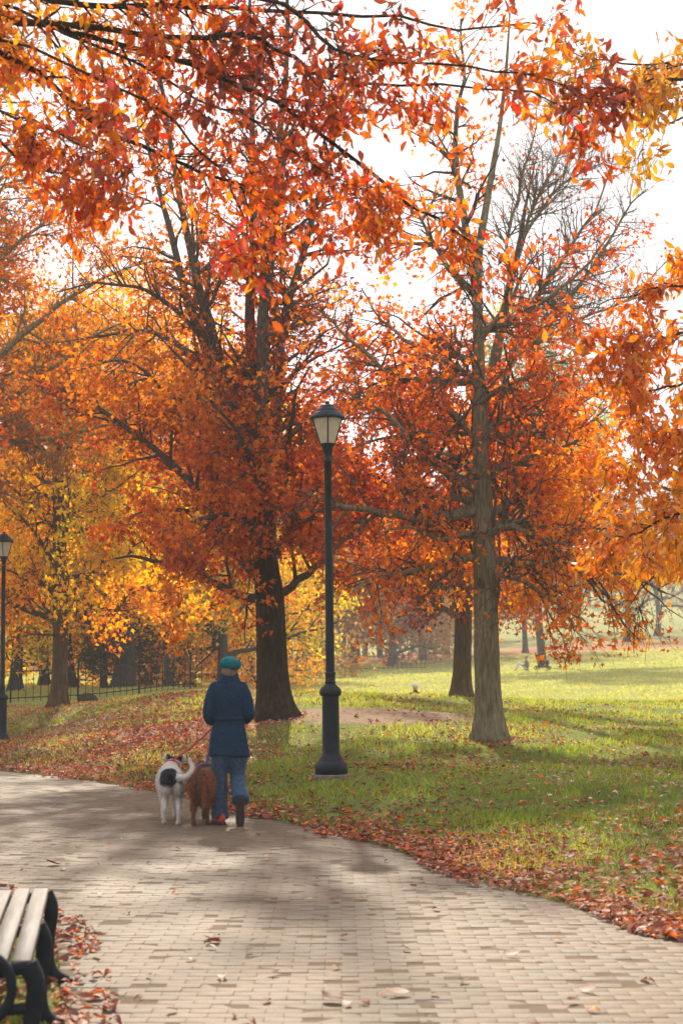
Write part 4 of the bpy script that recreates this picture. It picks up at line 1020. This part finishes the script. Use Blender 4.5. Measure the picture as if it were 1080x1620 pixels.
# ------------------------------------------------------------------ person walking away
def cloth(name, stops, scale, sheen=.0, bmp=.6, rough=.95): return simple(name, stops, scale, rough, 0, bmp, .006, sheen=sheen, spec=.08)
M['skin'] = simple('skin', [(.3, (.42, .25, .17)), (.7, (.52, .33, .24))], 20, .55, 0, .1, .002)
M['wool'] = cloth('navy_wool', [(.3, (.006, .021, .042)), (.7, (.014, .046, .085))], 55)
M['denim'] = cloth('blue_denim', [(.3, (.022, .048, .085)), (.7, (.055, .105, .16))], 26, .1)
M['teal'] = cloth('teal_felt', [(.3, (.004, .085, .10)), (.7, (.012, .15, .165))], 40)
M['red_shoe'] = simple('red_canvas', [(.3, (.36, .035, .02)), (.7, (.50, .07, .035))], 30, .7)
M['sole'] = simple('dark_rubber', [(.3, (.02, .02, .02)), (.7, (.045, .04, .035))], 60, .8, 0, .6, .006)
M['hair'] = simple('brown_hair', [(.3, (.10, .06, .035)), (.7, (.22, .15, .10))], 40, .6, 0, .5, .004, (1, 1, .2))
M['eye'] = simple('eye', [(.3, (.02, .02, .02)), (.7, (.05, .04, .03))], 5, .2, 0, 0)
def hand(c, fwd, side, s=1):
    """palm with four curled fingers and a thumb, gripping a leash"""
    c, f, sd_ = map(lambda q: np.array(q, float), (c, fwd, side)); up = np.cross(sd_, f)
    out = [('t', [c - f * .03, c + f * .02, c + f * .06], [.024, .032, .030])]
    for k in range(4):
        b = c + f * .06 + up * (.027 - .018 * k); L = (.040, .045, .042, .033)[k]
        out.append(('t', [b, b + f * L * .6 - sd_ * .004, b + f * L * .75 + sd_ * L * .5, b + f * L * .2 + sd_ * L * .9], [.0095, .009, .0085, .008]))
    out.append(('t', [c + up * .02, c + up * .045 + f * .03 + sd_ * .01, c + up * .04 + f * .06 + sd_ * .025], [.012, .0105, .009]))
    return out
HL, HR = (-.13, .27, 1.00), (.12, .28, 1.02)
px_, py_ = at(361, 1298, 14.9)[0], 14.9
body_parts = [('e', (0, .02, 1.505), (.074, .092, .112)), ('e', (0, .095, 1.475), (.045, .03, .05)), ('e', (0, .118, 1.495), (.013, .02, .02)), ('e', (0, .1, 1.45), (.026, .02, .012)),
              ('e', (-.074, .015, 1.50), (.012, .02, .032)), ('e', (.074, .015, 1.50), (.012, .02, .032)), ('e', (0, .095, 1.535), (.05, .02, .014)),
              ('t', [(0, -.005, 1.30), (0, 0, 1.37), (0, .01, 1.46)], [.075, .052, .052]),
              ('t', [(0, 0, .78), (0, 0, 1.0), (0, 0, 1.2), (0, 0, 1.36)], [.13, .11, .13, .10], .7),
              ('t', [(-.12, 0, 1.34), (-.195, -.03, 1.10), (-.16, .12, 1.0), HL], [.05, .042, .036, .026]), ('t', [(.12, 0, 1.34), (.195, -.03, 1.10), (.16, .12, 1.01), HR], [.05, .042, .036, .026]),
              ('t', [(-.08, 0, .82), (-.088, .03, .45), (-.085, -.01, .09), (-.085, .10, .035)], [.075, .05, .036, .03]),
              ('t', [(.08, 0, .82), (.095, .05, .46), (.115, -.185, .25), (.118, -.195, .12)], [.075, .05, .032, .024])] + hand(HL, norm(np.array([.3, .95, -.1])), (1, 0, 0)) + hand(HR, norm(np.array([-.3, .95, -.1])), (-1, 0, 0))
person = blob_obj('person', body_parts, M['skin'], None, .009, 4)
person['local'] = 1; tag(person, 'person in teal beret and navy belted coat walking two dogs away', 'person')
person.location = (px_, py_, .003)
person.rotation_euler = (0, 0, rad(4))
coat_parts = [('t', [(0, -.005, .665), (0, 0, .76), (0, 0, .9), (0, 0, 1.02), (0, 0, 1.12), (0, 0, 1.24), (0, .0, 1.34), (0, 0, 1.40)], [.205, .196, .178, .152, .150, .168, .166, .12], .68, 'a'),
              ('t', [(0, -.01, 1.36), (0, 0, 1.44), (0, .008, 1.475)], [.115, .085, .082]),
              ('t', [(-.135, -.005, 1.365), (-.182, -.02, 1.24), (-.205, -.045, 1.09), (-.18, .08, 1.02), (-.14, .22, 1.0)], [.056, .058, .055, .050, .046]),
              ('t', [(.135, -.005, 1.365), (.18, -.02, 1.24), (.203, -.045, 1.10), (.175, .08, 1.03), (.13, .22, 1.02)], [.056, .058, .055, .050, .046])]
coat = blob_obj('coat', coat_parts, M['wool'], person, .011, 5)
a = Acc()
def oval(z, rx, ry, n=32): th = np.arange(n) * 2 * math.pi / n; return np.c_[rx * np.cos(th), ry * np.sin(th), np.full(n, z)]
R_ = [oval(z, rx, ry) for z, rx, ry in ((1.028, .150, .105), (1.03, .163, .114), (1.068, .160, .112), (1.07, .150, .104))]
j = np.arange(3)[:, None] * 32; q = np.arange(32)[None]; a.add(np.vstack(R_), np.stack([j + q, j + (q + 1) % 32, j + 32 + (q + 1) % 32, j + 32 + q], -1).reshape(-1, 4)); a.obj('belt', M['wool'], coat, True).matrix_parent_inverse = Matrix.Identity(4)
o = blob_obj('collar', [('t', [(0, -.005, 1.415), (0, .0, 1.455), (0, .006, 1.49)], [.108, .098, .094])], M['wool'], None, .01, 3); o.parent = coat
blob_obj('trousers', [('t', [(-.078, 0, .80), (-.086, .02, .62), (-.09, .035, .45), (-.088, .01, .25), (-.085, -.012, .06)], [.098, .092, .080, .078, .086], 1.0, 'b'),
                      ('t', [(.080, 0, .80), (.088, .03, .62), (.096, .05, .46), (.108, -.10, .34), (.116, -.215, .245)], [.098, .092, .082, .078, .086], 1.0, 'b'),
                      ('t', [(0, 0, .72), (0, 0, .84)], [.14, .15], .75)], M['denim'], person, .011, 4)
hat = blob_obj('beret', [('e', (.012, -.015, 1.595), (.113, .118, .070), Matrix.Rotation(rad(8), 3, 'Y')), ('e', (.0, .0, 1.565), (.088, .102, .035)), ('e', (.01, -.02, 1.652), (.008, .008, .012))], M['teal'], person, .008, 3)
blob_obj('hair', [('e', (0, -.022, 1.505), (.078, .078, .085)), ('e', (0, -.05, 1.46), (.058, .035, .04))], M['hair'], person, .008, 3)
for s in (-1, 1): blob_obj('eye', [('e', (s * .03, .105, 1.515), (.011, .009, .008))], M['eye'], person, .003, 1)
def shoe(c, yaw, pitch_):
    """running shoe pointing +y, sole at z = 0"""
    u = blob([('t', [(0, -.085, .05), (0, 0, .052), (0, .10, .042), (0, .155, .034)], [.042, .045, .043, .032]), ('t', [(0, -.06, .05), (0, -.055, .10)], [.040, .042])], .008, 3)
    s = blob([('t', [(0, -.095, .012), (0, 0, .012), (0, .09, .012), (0, .165, .014)], [.042, .040, .046, .034])], .008, 2)
    for v in s.vertices: v.co.z = max(.0, min(v.co.z, .026))
    R3 = Matrix.Translation(c) @ Matrix.Rotation(yaw, 4, 'Z') @ Matrix.Rotation(pitch_, 4, 'X')
    u.transform(R3); s.transform(R3); u.materials.append(M['red_shoe']); s.materials.append(M['sole']); u.name = 'shoe'; s.name = 'sole'
    o = link('shoe', u, person); b = link('sole', s, None); b.parent = o; return o
shoe((-.088, .01, .0), rad(18), 0)
shoe((.118, -.262, .155), rad(-3), rad(-78))

# ------------------------------------------------------------------ dogs
def patch_fur(name, base_stops, patches, dark, scale=30):
    m, nt, out = mat(name); tc = N(nt, 'ShaderNodeTexCoord'); v = tc.outputs['Object']; n = noise(nt, v, scale, 5)
    c = ramp(nt, base_stops, n); wob = N(nt, 'ShaderNodeMath', operation='MULTIPLY_ADD'); nt.links.new(noise(nt, v, 9, 3), wob.inputs[0]); wob.inputs[1].default_value = .09; wob.inputs[2].default_value = -.045
    for (pc, r) in patches:
        vs = N(nt, 'ShaderNodeVectorMath', operation='DISTANCE'); nt.links.new(v, vs.inputs[0]); vs.inputs[1].default_value = pc
        ad = N(nt, 'ShaderNodeMath', operation='ADD'); nt.links.new(vs.outputs['Value'], ad.inputs[0]); nt.links.new(wob.outputs[0], ad.inputs[1])
        mr = N(nt, 'ShaderNodeMapRange'); nt.links.new(ad.outputs[0], mr.inputs[0]); mr.inputs[1].default_value = r - .012; mr.inputs[2].default_value = r + .012; mr.inputs[3].default_value = 1; mr.inputs[4].default_value = 0
        c = mixc(nt, mr.outputs[0], c, dark)
    p = N(nt, 'ShaderNodeBsdfPrincipled'); p.inputs['Roughness'].default_value = .9; p.inputs['Specular IOR Level'].default_value = .1; p.inputs['Sheen Weight'].default_value = .1; nt.links.new(c, p.inputs['Base Color'])
    v2 = coords(nt, 'Object', (1, 1, .35)); nt.links.new(bump(nt, noise(nt, v2, 70, 5), .8, .012), p.inputs['Normal']); nt.links.new(p.outputs[0], out.inputs[0]); return m

def dog_parts(h, wid, step, tail, head_turn=0, drop=0.0, bulk=1.0):
    """h: height of the back; facing +y"""
    s = h / .56; L = []
    b = bulk
    L.append(('t', [(0, -.30 * s, .455 * s), (0, -.15 * s, .455 * s), (0, .05 * s, .44 * s), (0, .22 * s, .435 * s), (0, .31 * s, .46 * s)], [.098 * s * b, .105 * s * b, .118 * s * b, .128 * s * b, .10 * s * b]))
    L.append(('e', (-.055 * s, -.29 * s, .41 * s), (.066 * s * b, .11 * s, .125 * s))); L.append(('e', (.055 * s, -.29 * s, .41 * s), (.066 * s * b, .11 * s, .125 * s)))
    L.append(('e', (-.08 * s, .22 * s, .37 * s), (.055 * s, .085 * s, .12 * s))); L.append(('e', (.08 * s, .22 * s, .37 * s), (.055 * s, .085 * s, .12 * s)))
    hx = math.sin(head_turn) * .26 * s
    L.append(('t', [(0, .28 * s, .47 * s), (hx * .3, .38 * s, .535 * s - drop * .5), (hx * .6, .45 * s, .575 * s - drop * .9)], [.085 * s, .07 * s, .062 * s]))
    hc = np.array([hx * .8, .49 * s, .59 * s - drop]); f = np.array([math.sin(head_turn), math.cos(head_turn), 0]); sd_ = np.array([f[1], -f[0], 0])
    L.append(('e', tuple(hc), (.068 * s, .078 * s, .065 * s))); L.append(('t', [hc + f * .05 * s - (0, 0, .015), hc + f * .11 * s - (0, 0, .03), hc + f * .155 * s - (0, 0, .035)], [.046 * s, .036 * s, .026 * s]))
    L.append(('e', tuple(hc + f * .175 * s - np.array([0, 0, .025])), (.014, .014, .012)))
    for k in (-1, 1):
        e = hc + sd_ * k * .052 * s + np.array([0, 0, .045 * s]); L.append(('t', [e, e + sd_ * k * .03 * s + np.array([0, 0, .03 * s]), e + sd_ * k * .055 * s - np.array([0, 0, .01])], [.026 * s, .022 * s, .013 * s]))
    for k, (sx, st) in enumerate(((-1, step), (1, -step))):
        x = sx * wid
        L.append(('t', [(x * .9, -.28 * s, .38 * s), (x * 1.05, -.20 * s, .27 * s), (x, -.335 * s + st * .5, .165 * s), (x, -.30 * s + st, .05 * s), (x, -.285 * s + st, .022 * s)], [.066 * s, .044 * s, .022 * s, .017 * s, .02 * s]))
        L.append(('e', (x, -.262 * s + st, .02 * s), (.026 * s, .042 * s, .02 * s)))
        st2 = -st
        L.append(('t', [(x * .95, .22 * s, .36 * s), (x * .95, .20 * s + st2 * .2, .25 * s), (x * .92, .225 * s + st2 * .7, .13 * s), (x * .92, .225 * s + st2, .03 * s)], [.05 * s, .036 * s, .025 * s, .022 * s]))
        L.append(('e', (x * .92, .245 * s + st2, .02 * s), (.025 * s, .04 * s, .02 * s)))
    L.append(('t', tail[0], tail[1]))
    return L

def fur(o, n, length, mats, seed, tint_fn, flow=(0, -.6, -.7)):
    me_ = o.data; rg_ = np.random.RandomState(seed); nf = len(me_.polygons)
    c = np.empty(nf * 3); me_.polygons.foreach_get('center', c); c = c.reshape(-1, 3); nn = np.empty(nf * 3); me_.polygons.foreach_get('normal', nn); nn = nn.reshape(-1, 3); ar = np.empty(nf); me_.polygons.foreach_get('area', ar)
    i = rg_.choice(nf, n, p=ar / ar.sum()); p = c[i] + rg_.randn(n, 3) * .004; d = norm(nn[i] * .55 + np.array(flow) + rg_.randn(n, 3) * .25)
    w = norm(np.cross(d, rg_.randn(n, 3))) * .0022; L = length * rg_.uniform(.5, 1.2, n)[:, None] * np.clip(p[:, 2:3] / .22, .25, 1)
    V = np.stack([p - w, p + w, p + d * L], 1); a = Acc(); a.add(V.reshape(-1, 3), np.arange(3 * n).reshape(-1, 3), tint_fn(p, rg_)); h = a.obj('fur', mats, None, color=True, kind='stuff'); h.parent = o
M['fur'] = leaf_material('fur_strand', .25, .08, .4)

WP = [((-.045, -.36, .475), .105), ((.075, -.37, .45), .045), ((.06, .50, .62), .085), ((.05, .44, .54), .05)]
M['whitefur'] = patch_fur('white_fur_black_patches', [(.3, (.52, .47, .41)), (.7, (.74, .70, .65))], WP, (.012, .013, .017))
dx, dy = at(264, 1301, 14.85)[:2]
white = blob_obj('dog', dog_parts(.575, .066, .06, ([(0.01, -.37, .49), (.09, -.45, .475), (.165, -.46, .50), (.195, -.44, .57), (.165, -.42, .66)], [.034, .03, .028, .024, .012]), rad(16), .05, .9), M['whitefur'], None, .009, 3)
white['local'] = 1; tag(white, 'white dog with black rump patch and raised curved tail on the red leash', 'dog'); white.location = (dx, dy + .28, .004); white.rotation_euler = (0, 0, rad(9))
def wt(p, rg_):
    k = np.zeros(len(p), bool)
    for pc, r in WP: k |= np.linalg.norm(p - np.array(pc), axis=1) < r
    return np.where(k[:, None], np.array([[.014, .014, .018]]), np.array([[.66, .61, .55]]) * rg_.uniform(.75, 1.1, (len(p), 1)))
fur(white, 14000, .030, M['fur'], 1, wt)
M['brownfur'] = patch_fur('brown_fur', [(.3, (.13, .044, .017)), (.7, (.27, .10, .038))], [], (.05, .02, .01))
dx, dy = at(321, 1303, 14.75)[:2]
brown = blob_obj('dog', dog_parts(.545, .062, -.05, ([(0.0, -.37, .50), (.01, -.425, .44), (.02, -.435, .33), (.03, -.42, .22)], [.034, .036, .04, .02]), rad(10), .16, 1.18), M['brownfur'], None, .009, 3)
brown['local'] = 1; tag(brown, 'shaggy brown dog with hanging tail close beside the walking person', 'dog'); brown.location = (dx, dy + .28, .004); brown.rotation_euler = (0, 0, rad(-4))
def bt(p, rg_):
    dark = (np.abs(p[:, 0]) < .035) | (p[:, 2] < .18)
    return np.where(dark[:, None], np.array([[.09, .036, .018]]), np.array([[.36, .125, .045]])) * rg_.uniform(.6, 1.25, (len(p), 1))
fur(brown, 22000, .048, M['fur'], 2, bt)
def collar_of(d, s, m, turn, drop):
    a = Acc(); th = np.linspace(0, 2 * math.pi, 25); hx = math.sin(turn) * .26 * s
    c = np.array([hx * .35, .385 * s, .54 * s - drop * .5]); ax = norm(np.array([hx, .8, .55])); u_ = norm(np.cross(ax, (1, 0, 0))); w_ = np.cross(ax, u_)
    P = c + .078 * s * (np.cos(th)[:, None] * u_ + np.sin(th)[:, None] * w_); v_, f_ = tubes(P[None], np.full((1, 25), .011), 6); a.add(v_, f_); o = a.obj('dog_collar', m, None); o.parent = d; return Vector(c + .078 * s * -u_ * (1 if u_[2] < 0 else -1))
M['redstrap'] = simple('red_webbing', [(.3, (.42, .05, .03)), (.7, (.58, .10, .05))], 80, .7); M['bluestrap'] = simple('blue_webbing', [(.3, (.05, .07, .16)), (.7, (.12, .15, .27))], 80, .7)
cw = collar_of(white, 1.02, M['redstrap'], rad(16), .05); cb = collar_of(brown, .97, M['bluestrap'], rad(10), .16)
th = np.linspace(0, 2 * math.pi, 29); P = np.c_[.158 * np.sin(th), np.full(29, .02), .43 + .152 * np.cos(th)]; a = Acc(); v_, f_ = tubes(P[None], np.full((1, 29), .013), 6); a.add(v_, f_); o = a.obj('harness', M['bluestrap'], None); o.parent = brown
cb = Vector((0, .02, .585))
bpy.context.view_layer.update()
def strap(name, label, p0, p1, material, sag_):
    p0, p1 = np.array(p0), np.array(p1); s = np.linspace(0, 1, 14)[:, None]; P = p0 * (1 - s) + p1 * s - np.array([0, 0, sag_]) * (4 * s * (1 - s)); n = 14
    T = norm(np.gradient(P, axis=0)); w = norm(np.cross(T, (0, 1, 0))) * .011; th = norm(np.cross(T, w)) * .0022
    V = np.stack([P - w - th, P + w - th, P + w + th, P - w + th], 1); j = np.arange(n - 1)[:, None] * 4; q = np.arange(4)[None]; q2 = (q + 1) % 4
    a = Acc(); a.add(V.reshape(-1, 3), np.stack([j + q, j + q2, j + 4 + q2, j + 4 + q], -1).reshape(-1, 4)); return tag(a.obj(name, material), label, 'leash')
mwp = person.matrix_basis
handL = mwp @ Vector((-.12, .31, .99)); handR = mwp @ Vector((.11, .32, 1.01))
strap('leash', 'red leash from the person to the white dog', handL, white.matrix_basis @ cw, M['redstrap'], .03)
strap('leash', 'blue-grey leash from the person to the brown dog', mwp @ Vector((-.16, .29, .98)), brown.matrix_basis @ cb, M['bluestrap'], .015)

# ------------------------------------------------------------------ people and pushchair out on the meadow
M['darkcloth'] = cloth('dark_jacket', [(.3, (.012, .014, .022)), (.7, (.03, .033, .045))], 40); M['whitecap'] = cloth('white_knit', [(.3, (.55, .55, .56)), (.7, (.72, .72, .72))], 40)
def seated(loc, rz, label, cap, jacket, legs):
    b = blob_obj('person', [('e', (0, .02, .74), (.075, .092, .11)), ('e', (0, .12, .73), (.013, .02, .02)), ('t', [(0, 0, .58), (0, .01, .68)], [.05, .05]), ('t', [(0, 0, .12), (0, -.03, .35), (0, 0, .56)], [.15, .13, .10], .75),
                            ('t', [(-.16, 0, .54), (-.21, .06, .32), (-.1, .28, .34), (-.04, .36, .36)], [.05, .042, .034, .028]), ('t', [(.16, 0, .54), (.21, .06, .32), (.1, .28, .34), (.04, .36, .36)], [.05, .042, .034, .028]),
                            ('t', [(-.08, 0, .13), (-.11, .4, .42), (-.1, .62, .06), (-.1, .72, .03)], [.08, .06, .045, .035]), ('t', [(.08, 0, .13), (.11, .4, .42), (.1, .62, .06), (.1, .72, .03)], [.08, .06, .045, .035])], M['skin'], None, .014, 3)
    b['local'] = 1; b.location = loc; b.rotation_euler = (0, 0, rz); tag(b, label, 'person')
    blob_obj('jacket', [('t', [(0, 0, .14), (0, -.03, .35), (0, 0, .53), (0, .0, .60)], [.175, .165, .15, .09], .78), ('t', [(-.15, 0, .53), (-.215, .05, .32), (-.11, .25, .34)], [.068, .06, .05]), ('t', [(.15, 0, .53), (.215, .05, .32), (.11, .25, .34)], [.068, .06, .05])], jacket, b, .016, 4)
    blob_obj('trousers', [('t', [(-.08, 0, .13), (-.11, .4, .42), (-.1, .60, .09)], [.10, .078, .062]), ('t', [(.08, 0, .13), (.11, .4, .42), (.1, .60, .09)], [.10, .078, .062])], legs, b, .016, 3)
    blob_obj('cap', [('e', (0, .0, .79), (.088, .098, .08)), ('e', (0, -.01, .875), (.025, .025, .025))], cap, b, .012, 3)
sx, sy = at(656, 1092, 45)[:2]; seated((sx, sy, gz(sx, sy) + .02), rad(-35), 'person in white hat and dark jacket sitting low in the meadow', M['whitecap'], M['darkcloth'], M['denim'])
sx, sy = at(832, 1056, 86)[:2]; seated((sx, sy, gz(sx, sy) + .02), rad(80), 'far-off person sitting on the grass beside the pushchair', M['hair'], M['hair'], M['whitecap'])
ux, uy = at(858, 1056, 86)[:2]; pr = thing('pushchair', 'dark pushchair parked on the far meadow under a hazy tree', 'pushchair', (ux, uy, gz(ux, uy) + .01), rad(70))
a = Acc(); v_, f_ = tubes(np.array([[(x, -.35, .12), (x, .0, .45), (x, .38, .98), (x, .46, 1.02)] for x in (-.24, .24)]), np.full((2, 4), .016), 6); a.add(v_, f_)
v_, f_ = tubes(np.array([[(x, .36, .12), (x, .1, .42), (x, -.1, .62)] for x in (-.24, .24)]), np.full((2, 3), .016), 6); a.add(v_, f_); v_, f_ = tubes(np.array([[(-.24, .46, 1.02), (0, .46, 1.02), (.24, .46, 1.02)]]), np.full((1, 3), .02), 6); a.add(v_, f_); a.obj('chassis', M['iron'], pr)
blob_obj('seat', [('t', [(0, -.3, .42), (0, -.02, .40), (0, .16, .72)], [.16, .2, .18], .6)], M['darkcloth'], pr, .02, 3); blob_obj('hood', [('e', (0, .05, .86), (.24, .24, .18))], M['darkcloth'], pr, .02, 2); blob_obj('blanket', [('e', (0, -.18, .52), (.2, .2, .09))], M['denim'], pr, .02, 2)
for x in (-.26, .26):
    for y in (-.36, .36):
        w = Acc(); th = np.linspace(0, 2 * math.pi, 17); P = np.c_[np.full(17, x), y + .10 * np.cos(th), .12 + .10 * np.sin(th)]; v_, f_ = tubes(P[None], np.full((1, 17), .022), 6); w.add(v_, f_); box(w, (x, y, .12), (.03, .18, .02)); box(w, (x, y, .12), (.026, .02, .18)); w.obj('wheel', M['sole'], pr)

# ------------------------------------------------------------------ haze: the air itself
zt = float(zz.max()) + 24
a = Acc(); X0, X1, Y0, Y1, Z0, Z1 = gx[0] - 3, gx[-1] + 3, gy[0] - 3, gy[-1] + 3, float(zz.min()) - 1.2, zt
a.add([(X0, Y0, Z0), (X1, Y0, Z0), (X1, Y1, Z0), (X0, Y1, Z0), (X0, Y0, Z1), (X1, Y0, Z1), (X1, Y1, Z1), (X0, Y1, Z1)], [(0, 3, 2, 1), (4, 5, 6, 7), (0, 1, 5, 4), (1, 2, 6, 5), (2, 3, 7, 6), (3, 0, 4, 7)])
m, nt, out = mat('thin_haze'); pv = N(nt, 'ShaderNodeVolumePrincipled'); pv.inputs['Color'].default_value = (.93, .95, 1, 1); pv.inputs['Density'].default_value = HAZE_DENSITY; pv.inputs['Anisotropy'].default_value = .1
nt.links.new(pv.outputs[0], out.inputs['Volume'])
a.obj('haze', m, kind='stuff')
for o in bpy.data.objects:
    if 'local' in o: del o['local']
